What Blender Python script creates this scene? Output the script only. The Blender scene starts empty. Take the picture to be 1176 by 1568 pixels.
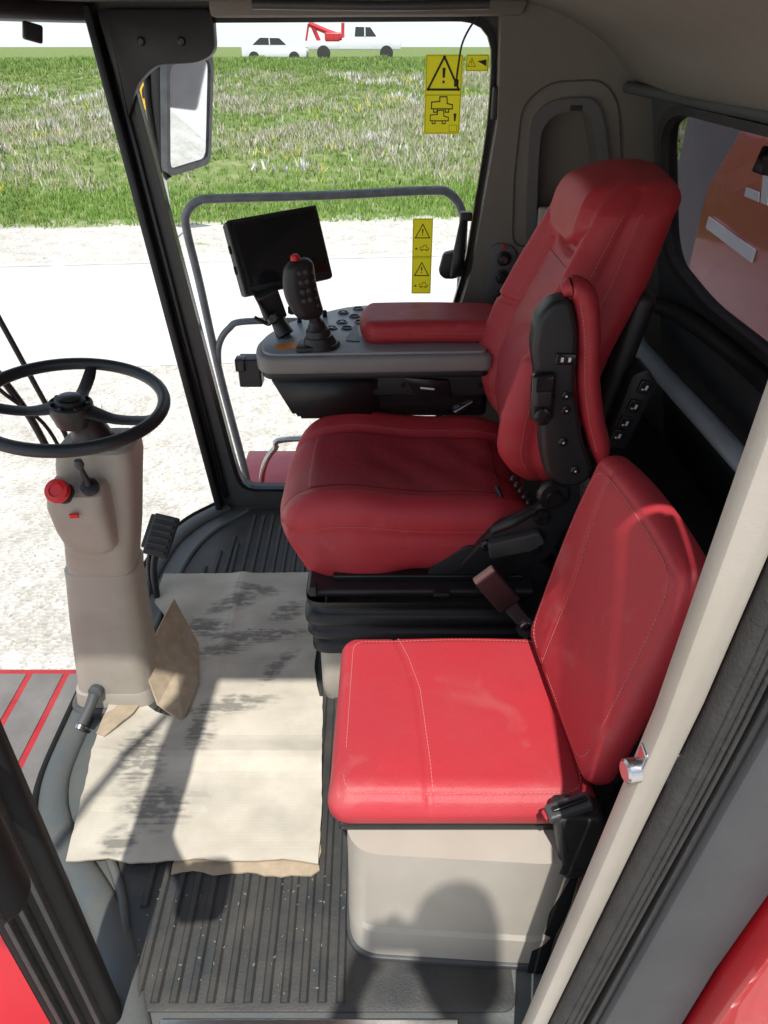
import bpy, bmesh, math, random
from mathutils import Vector, Matrix, Euler
import numpy as np
random.seed(4); np.random.seed(4)
S=bpy.context.scene
COL=S.collection
# ------------------------------------------------------------ materials
def nodes(m):
    m.use_nodes=True
    return m.node_tree.nodes,m.node_tree.links
def mat(name,col,rough=.5,metal=0,bump=0,bscale=200,var=0,vscale=6,spec=.5,coat=0,dirt=None):
    m=bpy.data.materials.new(name); n,l=nodes(m); b=n['Principled BSDF']
    b.inputs['Base Color'].default_value=(*col,1); b.inputs['Roughness'].default_value=rough
    b.inputs['Metallic'].default_value=metal; b.inputs['Specular IOR Level'].default_value=spec
    b.inputs['Coat Weight'].default_value=coat
    tc=n.new('ShaderNodeTexCoord')
    if var>0:
        t=n.new('ShaderNodeTexNoise'); t.inputs['Scale'].default_value=vscale; t.inputs['Detail'].default_value=8; t.inputs['Roughness'].default_value=.6
        l.new(tc.outputs['Object'],t.inputs['Vector'])
        r=n.new('ShaderNodeValToRGB'); r.color_ramp.elements[0].position=.3; r.color_ramp.elements[1].position=.7
        c2=dirt or tuple(c*(1-var) for c in col)
        r.color_ramp.elements[0].color=(*c2,1); r.color_ramp.elements[1].color=(*[min(1,c*(1+var*.5)) for c in col],1)
        l.new(t.outputs['Fac'],r.inputs['Fac']); l.new(r.outputs['Color'],b.inputs['Base Color'])
        mr=n.new('ShaderNodeMapRange'); mr.inputs['To Min'].default_value=rough*1.15; mr.inputs['To Max'].default_value=rough*.85
        l.new(t.outputs['Fac'],mr.inputs['Value']); l.new(mr.outputs['Result'],b.inputs['Roughness'])
    if bump>0:
        t=n.new('ShaderNodeTexNoise'); t.inputs['Scale'].default_value=bscale; t.inputs['Detail'].default_value=4
        l.new(tc.outputs['Object'],t.inputs['Vector'])
        bp=n.new('ShaderNodeBump'); bp.inputs['Strength'].default_value=bump; bp.inputs['Distance'].default_value=.002
        l.new(t.outputs['Fac'],bp.inputs['Height']); l.new(bp.outputs['Normal'],b.inputs['Normal'])
    return m
def leather(name,col,perf=False):
    m=mat(name,col,.50,var=.10,vscale=5,spec=.42,dirt=(col[0]*.93,col[1]*1.25,col[2]*1.2)); n,l=nodes(m); b=n['Principled BSDF']; tc=n['Texture Coordinate']
    v=n.new('ShaderNodeTexVoronoi'); v.inputs['Scale'].default_value=260 if perf else 420; l.new(tc.outputs['Object'],v.inputs['Vector'])
    w=n.new('ShaderNodeTexNoise'); w.inputs['Scale'].default_value=11; w.inputs['Detail'].default_value=4; l.new(tc.outputs['Object'],w.inputs['Vector'])
    ad=n.new('ShaderNodeMath'); ad.operation='MULTIPLY_ADD'; ad.inputs[1].default_value=12.0; l.new(w.outputs['Fac'],ad.inputs[0]); l.new(v.outputs['Distance'],ad.inputs[2])
    bp=n.new('ShaderNodeBump'); bp.inputs['Strength'].default_value=.38 if perf else .24; bp.inputs['Distance'].default_value=.0014
    l.new(ad.outputs[0],bp.inputs['Height']); l.new(bp.outputs['Normal'],b.inputs['Normal'])
    base=b.inputs['Base Color'].links[0].from_socket
    s1=n.new('ShaderNodeTexNoise'); s1.inputs['Scale'].default_value=7; s1.inputs['Detail'].default_value=9; s1.inputs['Distortion'].default_value=1.2; l.new(tc.outputs['Object'],s1.inputs['Vector'])
    mr=n.new('ShaderNodeMapRange'); mr.inputs['From Min'].default_value=.60; mr.inputs['From Max'].default_value=.74; mr.inputs['To Max'].default_value=.20; l.new(s1.outputs['Fac'],mr.inputs['Value'])
    mx=n.new('ShaderNodeMix'); mx.data_type='RGBA'; l.new(mr.outputs[0],mx.inputs[0]); l.new(base,mx.inputs[6]); mx.inputs[7].default_value=(.52,.24,.21,1); l.new(mx.outputs[2],b.inputs['Base Color'])
    return m
RED=leather('red_leather',(.46,.032,.042))
REDP=leather('red_leather_perforated',(.41,.040,.054),True)
STITCH=mat('stitch',(.62,.22,.20),.7)
BLK=mat('black_plastic',(.020,.020,.021),.42,bump=.25,bscale=500,var=.25,vscale=9)
BLKM=mat('black_matte',(.012,.012,.012),.7,bump=.3,bscale=400,spec=.25,var=.2)
BLKG=mat('black_gloss',(.014,.014,.015),.22)
RUB=mat('black_rubber',(.022,.022,.023),.65,bump=.9,bscale=160,var=.5,vscale=25,dirt=(.050,.047,.042))
GREYP=mat('grey_panel',(.070,.073,.077),.6,bump=.3,bscale=300,var=.15)
FRAMEG=mat('niche_frame_grey',(.13,.13,.125),.5,bump=.3,bscale=300,var=.1)
DKTRIM=mat('dark_trim',(.045,.049,.052),.45,bump=.25,bscale=400,var=.2,dirt=(.08,.077,.072))
BEIGE=mat('beige_plastic',(.47,.43,.37),.5,bump=.25,bscale=500,var=.1,vscale=3,dirt=(.39,.35,.29))
BEIGED=mat('taupe_trim',(.20,.185,.155),.65,bump=.5,bscale=350,var=.08,vscale=4)
BEIGEC=mat('column_plastic',(.40,.36,.31),.5,bump=.25,bscale=500,var=.1,vscale=4,dirt=(.31,.27,.22))
HEAD=mat('headliner_fabric',(.13,.115,.09),.9,bump=.8,bscale=700,var=.1,vscale=6)
FLOOR=mat('floor_paint',(.070,.086,.092),.5,bump=.4,bscale=150,var=.35,vscale=9,dirt=(.12,.115,.10))
MAT=mat('floor_mat_rubber',(.022,.025,.027),.55,bump=.5,bscale=220,var=.5,vscale=11,dirt=(.066,.061,.053))
STEEL=mat('bright_steel',(.6,.6,.6),.25,metal=1,var=.15,vscale=40)
RAIL=mat('rail_grey_paint',(.22,.24,.26),.35,var=.3,vscale=20)
REDPAINT=mat('red_paint',(.52,.012,.018),.3,coat=.6,var=.12,vscale=3)
REDDECK=mat('red_deck_paint',(.45,.02,.028),.5,var=.2,vscale=9)
GRIP=mat('grip_tape',(.20,.185,.175),.8,bump=.6,bscale=300,var=.2)
YELS=mat('yellow_sign',(.85,.45,.02),.5)
INK=mat('label_ink',(.02,.02,.02),.5)
WHITE=mat('white_print',(.8,.8,.8),.5)
WPAINT=mat('white_paint',(.75,.76,.78),.35,coat=.4,var=.05)
ORANGE=mat('orange_strip',(.75,.24,.03),.45)
KRED=mat('knob_red',(.65,.015,.015),.3)
SCREEN=mat('screen_glass',(.012,.013,.014),.12)
LEDGE_SHEEN=mat('ledge_sky_sheen',(.55,.63,.68),.35,var=.15)  # sky reflection on the rear shelf put into the base colour
CARGL=mat('car_glass',(.03,.035,.04),.1)
MIRR=mat('mirror_glass',(.85,.88,.9),.03,metal=1)
def ylabel():
    m=bpy.data.materials.new('yellow_label'); n,l=nodes(m); b=n['Principled BSDF']; b.inputs['Base Color'].default_value=(.82,.76,.12,1)
    tr=n.new('ShaderNodeBsdfTranslucent'); tr.inputs[0].default_value=(.88,.82,.14,1); mx=n.new('ShaderNodeMixShader'); mx.inputs[0].default_value=.8
    l.new(b.outputs[0],mx.inputs[1]); l.new(tr.outputs[0],mx.inputs[2]); l.new(mx.outputs[0],n['Material Output'].inputs[0]); return m
YEL=ylabel()
def cardboard(name,col):
    m=mat(name,col,.85,var=.10,vscale=5,dirt=(col[0]*.84,col[1]*.83,col[2]*.80)); n,l=nodes(m); b=n['Principled BSDF']; tc=n['Texture Coordinate']
    base=b.inputs['Base Color'].links[0].from_socket
    def op(o,a,bb):
        q=n.new('ShaderNodeMath'); q.operation=o
        for i,v in enumerate((a,bb)):
            if isinstance(v,(int,float)): q.inputs[i].default_value=v
            else: l.new(v,q.inputs[i])
        return q.outputs[0]
    def nz(sc,rot,lo,hi,det=3):
        mp=n.new('ShaderNodeMapping'); mp.inputs['Scale'].default_value=sc; mp.inputs['Rotation'].default_value=(0,0,rot); l.new(tc.outputs['Object'],mp.inputs['Vector'])
        t=n.new('ShaderNodeTexNoise'); t.inputs['Scale'].default_value=1; t.inputs['Detail'].default_value=det; l.new(mp.outputs[0],t.inputs['Vector'])
        r=n.new('ShaderNodeMapRange'); r.inputs['From Min'].default_value=lo; r.inputs['From Max'].default_value=hi; l.new(t.outputs['Fac'],r.inputs['Value']); return r.outputs[0]
    def spot(cx,cy,rx,ry,rot):
        mp=n.new('ShaderNodeMapping'); mp.vector_type='TEXTURE'; mp.inputs['Location'].default_value=(cx,cy,0); mp.inputs['Rotation'].default_value=(0,0,rot); mp.inputs['Scale'].default_value=(rx,ry,50)
        l.new(tc.outputs['Object'],mp.inputs['Vector']); g=n.new('ShaderNodeTexGradient'); g.gradient_type='SPHERICAL'; l.new(mp.outputs[0],g.inputs[0]); return g.outputs['Fac']
    spots=None
    for s in [(-.52,1.93,.14,.06,.5),(-.60,1.80,.12,.07,-.3),(-.42,1.76,.24,.05,.1),(-.53,1.69,.15,.05,.3),(-.33,1.88,.10,.06,.8),(-.33,1.62,.12,.04,1.0),(-.66,1.27,.09,.15,.2),(-.58,1.12,.12,.09,-.2),(-.52,1.36,.06,.10,.1),(-.64,1.03,.07,.05,.6),(-.45,1.46,.18,.05,.2),(-.45,2.0,.12,.04,-.2)]:
        q=spot(*s); spots=q if spots is None else op('MAXIMUM',spots,q)
    brk=nz((28,50,1),.3,.28,.60,6); tread=nz((9,85,1),-.25,.40,.60,2)
    a=op('MULTIPLY',op('MULTIPLY',spots,2.0),brk)
    a=op('MINIMUM',op('MULTIPLY',a,op('ADD',op('MULTIPLY',tread,.6),.45)),.78)
    light=op('MULTIPLY',nz((5,7,1),.4,.40,.70,8),.36)
    a=op('MAXIMUM',a,light)
    mx=n.new('ShaderNodeMix'); mx.data_type='RGBA'; l.new(a,mx.inputs[0]); l.new(base,mx.inputs[6]); mx.inputs[7].default_value=(.14,.13,.115,1)
    l.new(mx.outputs[2],b.inputs['Base Color'])
    # faint corrugation flutes + dents
    wv_=n.new('ShaderNodeTexWave'); wv_.bands_direction='Y'; wv_.inputs['Scale'].default_value=38; l.new(tc.outputs['Object'],wv_.inputs['Vector'])
    w=n.new('ShaderNodeTexNoise'); w.inputs['Scale'].default_value=14; w.inputs['Detail'].default_value=6; l.new(tc.outputs['Object'],w.inputs['Vector'])
    h=op('ADD',op('MULTIPLY',wv_.outputs['Fac'],.05),w.outputs['Fac'])
    bp=n.new('ShaderNodeBump'); bp.inputs['Strength'].default_value=.30; bp.inputs['Distance'].default_value=.005; l.new(h,bp.inputs['Height']); l.new(bp.outputs['Normal'],b.inputs['Normal'])
    return m
CARD=cardboard('cardboard_scuffed',(.62,.57,.475))
CARDE=mat('cardboard_brown',(.44,.35,.245),.85,var=.2,vscale=30)
def glass(name,refl=.06,tint=(.93,.96,.95),mx_=.35):
    m=bpy.data.materials.new(name); n,l=nodes(m); n.clear()
    o=n.new('ShaderNodeOutputMaterial'); mx=n.new('ShaderNodeMixShader'); t=n.new('ShaderNodeBsdfTransparent'); g=n.new('ShaderNodeBsdfGlossy')
    t.inputs[0].default_value=(*tint,1); g.inputs['Roughness'].default_value=.02
    f=n.new('ShaderNodeLayerWeight'); f.inputs[0].default_value=.25
    mr=n.new('ShaderNodeMapRange'); mr.inputs['To Min'].default_value=refl; mr.inputs['To Max'].default_value=mx_; l.new(f.outputs['Fresnel'],mr.inputs['Value'])
    l.new(mr.outputs[0],mx.inputs[0]); l.new(t.outputs[0],mx.inputs[1]); l.new(g.outputs[0],mx.inputs[2]); l.new(mx.outputs[0],o.inputs[0]); return m
GLASS=glass('window_glass',.0,(.98,.99,.985),.10); GLASSR=glass('rear_window_glass',.06,(.60,.59,.62),.25)
# ------------------------------------------------------------ mesh helpers
def empty(name,loc=(0,0,0)):
    e=bpy.data.objects.new(name,None); COL.objects.link(e); e.location=loc; e.empty_display_size=.1; return e
def mk(name,vs,fs,m,parent=None,smooth=True,autos=True):
    me=bpy.data.meshes.new(name); me.from_pydata([tuple(v) for v in vs],[],fs); me.materials.append(m)
    o=bpy.data.objects.new(name,me); COL.objects.link(o)
    if parent:
        o.parent=parent; o.matrix_parent_inverse=Matrix.Translation(-Vector(parent.location))
    if smooth:
        for p in me.polygons: p.use_smooth=True
    return o
def fixn(o,angle=None):
    bm=bmesh.new(); bm.from_mesh(o.data); bmesh.ops.remove_doubles(bm,verts=bm.verts,dist=1e-5); bmesh.ops.recalc_face_normals(bm,faces=bm.faces)
    if angle:
        for f in bm.faces: f.smooth=True
        for e in bm.edges:
            if len(e.link_faces)==2 and e.calc_face_angle(0)>angle: e.smooth=False
    bm.to_mesh(o.data); bm.free(); return o
def frame(c,ex,ey):
    ex=Vector(ex).normalized(); ey=Vector(ey); ez=ex.cross(ey).normalized(); ey=ez.cross(ex)
    M=Matrix((ex,ey,ez)).transposed().to_4x4(); M.translation=Vector(c); return M
def T(c,rx=0,ry=0,rz=0):
    return Matrix.Translation(Vector(c))@Euler((rx,ry,rz)).to_matrix().to_4x4()
def rbox(name,M,half,r,m,parent=None,n=(1,1,1),k=3,deform=None):
    if not isinstance(M,Matrix): M=Matrix.Translation(Vector(M))
    r=min(r,min(half)*.999)
    def samp(h,nn):
        a=[-(h-r)-r*math.tan(math.radians(45*(k-i)/k)) for i in range(k)]
        mid=[-(h-r)+2*(h-r)*i/nn for i in range(nn+1)]
        return a+mid+[-x for x in reversed(a)]
    ss=[samp(half[i],n[i]) for i in range(3)]
    vs=[];fs=[]
    for ax in range(3):
        u,v=[(1,2),(2,0),(0,1)][ax]
        for sg in (-1,1):
            base=len(vs); A=ss[u];B=ss[v]
            for a in A:
                for b in B:
                    p=[0,0,0]; p[ax]=sg*half[ax]; p[u]=a; p[v]=b
                    q=[max(-(half[i]-r),min(half[i]-r,p[i])) for i in range(3)]
                    d=Vector([p[i]-q[i] for i in range(3)]); d.normalize()
                    w=Vector(q)+d*r
                    vs.append(w)
            nb=len(B)
            for i in range(len(A)-1):
                for j in range(nb-1):
                    f=(base+i*nb+j,base+(i+1)*nb+j,base+(i+1)*nb+j+1,base+i*nb+j+1)
                    fs.append(f if sg>0 else f[::-1])
    if deform: vs=[Vector(deform(w)) for w in vs]
    vs=[M@w for w in vs]
    return fixn(mk(name,vs,fs,m,parent))
def plane_map(pl):
    return {'xz':lambda a,b,c:(a,c,b),'xy':lambda a,b,c:(a,b,c),'yz':lambda a,b,c:(c,a,b)}[pl]
def prism(name,pts,pl,c0,c1,m,parent=None,bev=.003,seg=2,M=None,mapf=None):
    f=mapf or plane_map(pl); N=len(pts)
    vs=[f(a,b,c0) for a,b in pts]+[f(a,b,c1) for a,b in pts]
    fs=[tuple(range(N)),tuple(range(2*N-1,N-1,-1))]+[(i,i+N,(i+1)%N+N,(i+1)%N) for i in range(N)]
    if M: vs=[M@Vector(v) for v in vs]
    o=mk(name,vs,fs,m,parent)
    bm=bmesh.new(); bm.from_mesh(o.data); bmesh.ops.recalc_face_normals(bm,faces=bm.faces)
    if bev>0:
        es=[e for e in bm.edges if e.calc_face_angle(0)>.5]
        bmesh.ops.bevel(bm,geom=es,offset=bev,segments=seg,affect='EDGES',profile=.5)
    for fc in bm.faces: fc.smooth=True
    for e in bm.edges:
        if len(e.link_faces)==2 and e.calc_face_angle(0)>.6: e.smooth=False
    bm.to_mesh(o.data); bm.free(); return o
def cr(pts,n=8,closed=False):
    P=[Vector(p) for p in pts]; out=[]; L=len(P)
    rng=range(L if closed else L-1)
    for i in rng:
        p0=P[(i-1)%L] if (closed or i>0) else P[0]*2-P[1]; p1=P[i]; p2=P[(i+1)%L]; p3=P[(i+2)%L] if (closed or i<L-2) else P[-1]*2-P[-2]
        for j in range(n):
            t=j/n; out.append(.5*((2*p1)+(p2-p0)*t+(2*p0-5*p1+4*p2-p3)*t*t+(3*p1-p0-3*p2+p3)*t**3))
    if not closed: out.append(P[-1])
    return out
def sweep(name,pts,r,m,parent=None,seg=10,n=6,closed=False,smooth=True,flat=1.0,up=None):
    P=cr(pts,n,closed) if smooth else [Vector(p) for p in pts]
    L=len(P); vs=[];fs=[]
    tan=[]
    for i in range(L):
        a=P[(i-1)%L] if (closed or i>0) else P[i]; b=P[(i+1)%L] if (closed or i<L-1) else P[i]; tan.append((b-a).normalized())
    u=Vector(up) if up else Vector((0,0,1))
    if abs(tan[0].dot(u))>.95: u=Vector((1,0,0))
    nrm=(u-tan[0]*u.dot(tan[0])).normalized()
    for i in range(L):
        if up: nrm=Vector(up)
        nrm=(nrm-tan[i]*nrm.dot(tan[i])).normalized(); bn=tan[i].cross(nrm)
        rr=r if not isinstance(r,(list,tuple)) else np.interp(i/(L-1),np.linspace(0,1,len(r)),r)
        for s in range(seg):
            a=2*math.pi*s/seg; vs.append(P[i]+nrm*math.cos(a)*rr*flat+bn*math.sin(a)*rr)
    for i in range(L if closed else L-1):
        for s in range(seg):
            j=(i+1)%L; fs.append((i*seg+s,i*seg+(s+1)%seg,j*seg+(s+1)%seg,j*seg+s))
    if not closed:
        fs.append(tuple(range(seg-1,-1,-1))); fs.append(tuple((L-1)*seg+s for s in range(seg)))
    o=mk(name,vs,fs,m,parent); return fixn(o,.9)
def lathe(name,prof,c,axis,m,parent=None,seg=24):
    ax=Vector(axis).normalized(); u=ax.orthogonal().normalized(); v=ax.cross(u); c=Vector(c)
    vs=[];fs=[]
    for r,h in prof:
        for s in range(seg):
            a=2*math.pi*s/seg; vs.append(c+ax*h+(u*math.cos(a)+v*math.sin(a))*max(r,1e-4))
    for i in range(len(prof)-1):
        for s in range(seg): fs.append((i*seg+s,i*seg+(s+1)%seg,(i+1)*seg+(s+1)%seg,(i+1)*seg+s))
    fs.append(tuple(range(seg-1,-1,-1))); fs.append(tuple((len(prof)-1)*seg+s for s in range(seg)))
    return fixn(mk(name,vs,fs,m,parent),.6)
def stitches(name,pts,m,parent,r=.0008,L=.006,gap=.003):
    P=[Vector(p) for p in pts]; vs=[];fs=[]
    D=[0]
    for i in range(1,len(P)): D.append(D[-1]+(P[i]-P[i-1]).length)
    def at(d):
        i=max(1,min(len(P)-1,int(np.searchsorted(D,d)))); t=(d-D[i-1])/max(1e-9,D[i]-D[i-1]); return P[i-1].lerp(P[i],t)
    d=0
    while d+L<D[-1]:
        a=at(d); b=at(d+L); t=(b-a).normalized(); u=t.orthogonal().normalized(); v=t.cross(u); k=len(vs)
        for q in (a,b):
            for s in range(4):
                an=math.pi/2*s; vs.append(q+(u*math.cos(an)+v*math.sin(an))*r)
        for s in range(4): fs.append((k+s,k+(s+1)%4,k+4+(s+1)%4,k+4+s))
        fs.append((k,k+1,k+2,k+3)); fs.append((k+4,k+5,k+6,k+7))
        d+=L+gap
    return mk(name,vs,fs,m,parent,smooth=False)
def raycast_poly(poly,c,n):
    out=[]
    for i in range(n):
        a=2*math.pi*i/n+.013; d=(math.cos(a),math.sin(a)); best=None
        for j in range(len(poly)):
            x1,y1=poly[j]; x2,y2=poly[(j+1)%len(poly)]; ex,ey=x2-x1,y2-y1
            den=d[0]*ey-d[1]*ex
            if abs(den)<1e-12: continue
            t=((x1-c[0])*ey-(y1-c[1])*ex)/den; s=((x1-c[0])*d[1]-(y1-c[1])*d[0])/den
            if t>0 and -1e-9<=s<=1+1e-9 and (best is None or t<best): best=t
        out.append((c[0]+d[0]*best,c[1]+d[1]*best))
    return out
def ring(name,outer,inner,c,pl,c0,c1,m,parent,n=160,mapf=None,M=None):
    f=mapf or plane_map(pl); O=raycast_poly(outer,c,n); I=raycast_poly(inner,c,n)
    vs=[f(a,b,c0) for a,b in O]+[f(a,b,c0) for a,b in I]+[f(a,b,c1) for a,b in O]+[f(a,b,c1) for a,b in I]
    if M: vs=[M@Vector(v) for v in vs]
    fs=[]
    for i in range(n):
        j=(i+1)%n
        fs+=[(i,j,n+j,n+i),(2*n+i,3*n+i,3*n+j,2*n+j),(i,2*n+i,2*n+j,j),(n+i,n+j,3*n+j,3*n+i)]
    return fixn(mk(name,vs,fs,m,parent),.5)
def rpoly(pts,r,n=5):
    out=[];L=len(pts)
    for i in range(L):
        p=Vector(pts[i][:2]); rr=r if not isinstance(r,(list,tuple)) else r[i]
        a=Vector(pts[i-1][:2]);b=Vector(pts[(i+1)%L][:2])
        u=(a-p);v=(b-p); d=min(rr,u.length*.49,v.length*.49)
        if d<1e-5: out.append((p.x,p.y)); continue
        s=p+u.normalized()*d;e=p+v.normalized()*d
        for k in range(n+1):
            t=k/n; q=s*(1-t)**2+p*2*t*(1-t)+e*t*t; out.append((q.x,q.y))
    return out
def gz(d,w): return math.exp(-(d/w)**2)
def sst(a,b,x):
    t=max(0,min(1,(x-a)/(b-a))); return t*t*(3-2*t)

# ============================================================ CAB
cab=empty('harvester_cab',(0,1.6,0))
fl=rpoly([(-.67,2.66),(-.80,2.44),(-.872,2.15),(-.90,1.41),(-.865,1.10),(-.60,.80),(-.50,.60),(.30,.60),(.30,.62),(1.2,.62),(1.2,2.66)],.05)
prism('floor',fl,'xy',-.12,0,FLOOR,cab,bev=.004)
matp=rpoly([(-.56,2.56),(-.70,2.36),(-.755,2.1),(-.76,1.5),(-.70,1.1),(-.60,.92),(-.52,.67),(.27,.67),(.27,2.56)],.03)
prism('floor_mat',matp,'xy',.001,.007,MAT,cab,bev=.002)
vs=[];fs=[]
def rib(x0,y0,x1,y1,w=.0105,h=.008):
    k=len(vs); N=14
    for i in range(N+1):
        t=i/N; x=x0+(x1-x0)*t; y=y0+(y1-y0)*t
        for dx,dz in ((-w,0),(-w*.5,h),(w*.5,h),(w,0)): vs.append((x+dx,y,.0068+dz))
    for i in range(N):
        for s in range(3): fs.append((k+i*4+s,k+i*4+s+1,k+i*4+4+s+1,k+i*4+4+s))
    fs.append((k,k+1,k+2,k+3))
for i in range(13):
    x=-.545+i*.038
    rib(x,.88 if x<-.53 else .685,x-.03,2.5 if x>-.52 else 2.3)
for i in range(4): rib(-.583-i*.038,1.02+i*.09,-.595-i*.038,2.35-i*.10)
mk('floor_mat_ribs',vs,fs,MAT,cab,smooth=False)
sweep('floor_front_trim',[(-.675,2.58,.0),(-.80,2.42,.0),(-.865,2.17,.0),(-.888,1.45,.0),(-.852,1.13,.0),(-.61,.84,.0),(-.50,.63,.0)],.040,FLOOR,cab,seg=14,flat=.5,up=(0,0,1))
sweep('floor_outer_seal',[(-.70,2.61,.010),(-.83,2.44,.010),(-.90,2.17,.010),(-.923,1.43,.010),(-.885,1.10,.010),(-.69,.83,.010),(-.62,.72,.010)],.010,BLKM,cab,seg=10)
sweep('floor_inner_trim',[(-.57,2.54,.005),(-.70,2.36,.005),(-.76,2.1,.005),(-.765,1.5,.005),(-.70,1.09,.005),(-.60,.90,.005),(-.535,.70,.005)],.012,FLOOR,cab,seg=8)
rbox('door_sill_plate',(-.15,.635,.004),(.30,.022,.006),.004,STEEL,cab)
rbox('floor_catch',T((-.715,1.12,.012),0,0,.5),(.03,.045,.012),.006,BLK,cab)
win=rpoly([(-.800,1.715),(.335,1.72),(.34,1.45),(.292,1.0),(.24,.80),(.19,.08),(-.595,.08),(-.618,.2)],[.05,.10,.1,.2,.1,.05,.06,.02],8)
outer=[(-.88,1.82),(.42,1.82),(.405,1.45),(.352,1.0),(.30,.80),(.26,-.06),(-.70,-.06),(-.69,.1)]
ring('side_window_frame',outer,win,(-.2,.9),'xz',2.585,2.65,DKTRIM,cab,200)
win2=rpoly([(-.788,1.705),(.325,1.71),(.33,1.45),(.282,1.0),(.23,.80),(.18,.092),(-.585,.092),(-.606,.2)],[.05,.10,.1,.2,.1,.05,.06,.02],8)
ring('side_window_seal',[(x*1.012,z*1.004) for x,z in win],win2,(-.2,.9),'xz',2.575,2.60,BLKG,cab,200)
prism('side_window_glass',raycast_poly(win,(-.2,.9),120),'xz',2.612,2.617,GLASS,cab,bev=0)
prism('front_pillar_cover',[(-.875,1.75),(-.850,1.75),(-.678,.0),(-.705,.0)],'xz',2.53,2.60,BLK,cab,bev=.008)
prism('front_pillar_trim',[(-.842,1.72),(-.825,1.72),(-.655,.05),(-.672,.05)],'xz',2.565,2.595,BLKG,cab,bev=.004)
prism('pillar_gusset',rpoly([(-.84,1.74),(-.50,1.74),(-.505,1.63),(-.56,1.605),(-.69,1.60),(-.755,1.55),(-.80,1.45)],.03),'xz',2.55,2.60,BLK,cab,bev=.006)
for x in (-.72,-.60): lathe('gusset_bolt',[(.012,0),(.012,.006),(.008,.009)],(x,2.55,1.66),(0,-1,0),BLKG,cab,12)
bot=[(-.70,2.62,.02),(-.83,2.44,.02),(-.90,2.15,.02),(-.93,1.41,.02),(-.89,1.08,.02),(-.72,.84,.02),(-.62,.69,.02)]
top=[(-.87,2.62,1.74),(-1.02,2.44,1.74),(-1.12,2.15,1.74),(-1.17,1.5,1.74),(-1.08,1.05,1.74),(-.82,.80,1.74),(-.62,.68,1.74)]
B=cr(bot,8);Tt=cr(top,8);vs=[];fs=[]
for i in range(len(B)):
    for j in range(9):
        t=j/8; p=B[i].lerp(Tt[i],t)+Vector((-.05*math.sin(math.pi*t)*min(1,(len(B)-1-i)/8),0,0)); vs.append(p)
for i in range(len(B)-1):
    for j in range(8): fs.append((i*9+j,(i+1)*9+j,(i+1)*9+j+1,i*9+j+1))
mk('windshield',vs,fs,GLASS,cab)
prism('door_post',rpoly([(-.635,.605),(-.520,.650),(-.545,.70),(-.62,.69)],.018),'xy',-.1,1.80,BLKM,cab,bev=.004)
for i,(x,y) in enumerate(((-.605,.612),(-.580,.621),(-.552,.632))): prism('post_seal',[(x-.005,y-.008),(x+.005,y-.008),(x+.005,y+.012),(x-.005,y+.012)],'xy',-.1,1.78,RUB,cab,bev=.002)
rbox('door_grab_pad',T((-.428,.405,.985),0,0,.1),(.060,.030,.098),.029,BLKM,cab,k=6)
rbox('door_grab_pad_face',T((-.428,.380,.985),0,0,.1),(.048,.014,.084),.013,RUB,cab,k=6)
sweep('door_grab_arm',[(-.57,.63,.90),(-.53,.53,.92),(-.46,.42,.95)],.022,BLKM,cab,seg=12)
prism('roof',rpoly([(-1.2,.62),(1.0,.62),(1.0,2.72),(-.9,2.72),(-1.2,2.2)],.08),'xy',1.775,1.95,BEIGED,cab,bev=.02)
prism('headliner_front',rpoly([(-1.16,.9),(.98,.9),(.98,2.58),(-.86,2.58),(-1.14,2.2)],.05),'xy',1.755,1.772,HEAD,cab,bev=.004)
prism('roof_valance',[(-.50,1.78),(.42,1.78),(.40,1.722),(-.5,1.718)],'xz',2.50,2.585,BEIGED,cab,bev=.012)
sweep('sun_visor_rail',[(-.35,2.34,1.742),(.0,2.33,1.738),(.28,2.34,1.742)],.012,DKTRIM,cab)
sweep('windshield_header',[(-.87,2.58,1.74),(-1.0,2.42,1.74),(-1.09,2.15,1.74),(-1.13,1.5,1.74),(-1.05,1.05,1.74),(-.80,.80,1.74)],.035,BLK,cab)
rbox('visor_hinge',T((-.96,2.36,1.68),0,.25,.7),(.025,.010,.022),.006,BLK,cab)
niche=rpoly([(.505,1.14),(.49,1.30),(.485,1.43),(.52,1.475),(.62,1.485),(.645,1.44),(.69,1.30),(.70,1.14)],[.01,.1,.04,.05,.04,.04,.1,.01],4)
nout=rpoly([(.475,1.10),(.458,1.30),(.452,1.46),(.50,1.51),(.64,1.52),(.68,1.45),(.725,1.30),(.735,1.10)],[.01,.1,.05,.05,.05,.05,.1,.01],4)
co=[(.335,1.80),(.352,1.45),(.302,1.0),(.25,.80),(.21,-.05),(1.22,-.05),(.96,1.10),(.80,1.80)]
ring('corner_panel',co,niche,(.59,1.3),'xz',2.52,2.585,BEIGED,cab,220)
ring('niche_frame',nout,niche,(.59,1.3),'xz',2.505,2.53,FRAMEG,cab,120)
prism('niche_back',[(.44,1.06),(.76,1.06),(.76,1.54),(.44,1.54)],'xz',2.61,2.63,BEIGED,cab,bev=0)
ring('niche_sides',[(.43,1.05),(.77,1.05),(.77,1.55),(.43,1.55)],niche,(.59,1.3),'xz',2.575,2.612,BEIGED,cab,120)
rbox('niche_lip',(.60,2.515,1.175),(.095,.012,.032),.008,BEIGE,cab)
rbox('niche_latch',(.585,2.512,1.49),(.02,.008,.008),.003,BLK,cab)
ring('corner_trim_seam',[(x,z) for x,z in rpoly([(.43,1.08),(.415,1.30),(.42,1.50),(.50,1.56),(.66,1.565),(.72,1.5),(.765,1.3),(.78,1.08)],.04)],rpoly([(.434,1.084),(.419,1.30),(.424,1.497),(.50,1.556),(.66,1.561),(.716,1.5),(.761,1.3),(.776,1.084)],.04),(.59,1.3),'xz',2.516,2.53,DKTRIM,cab,120)
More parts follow.
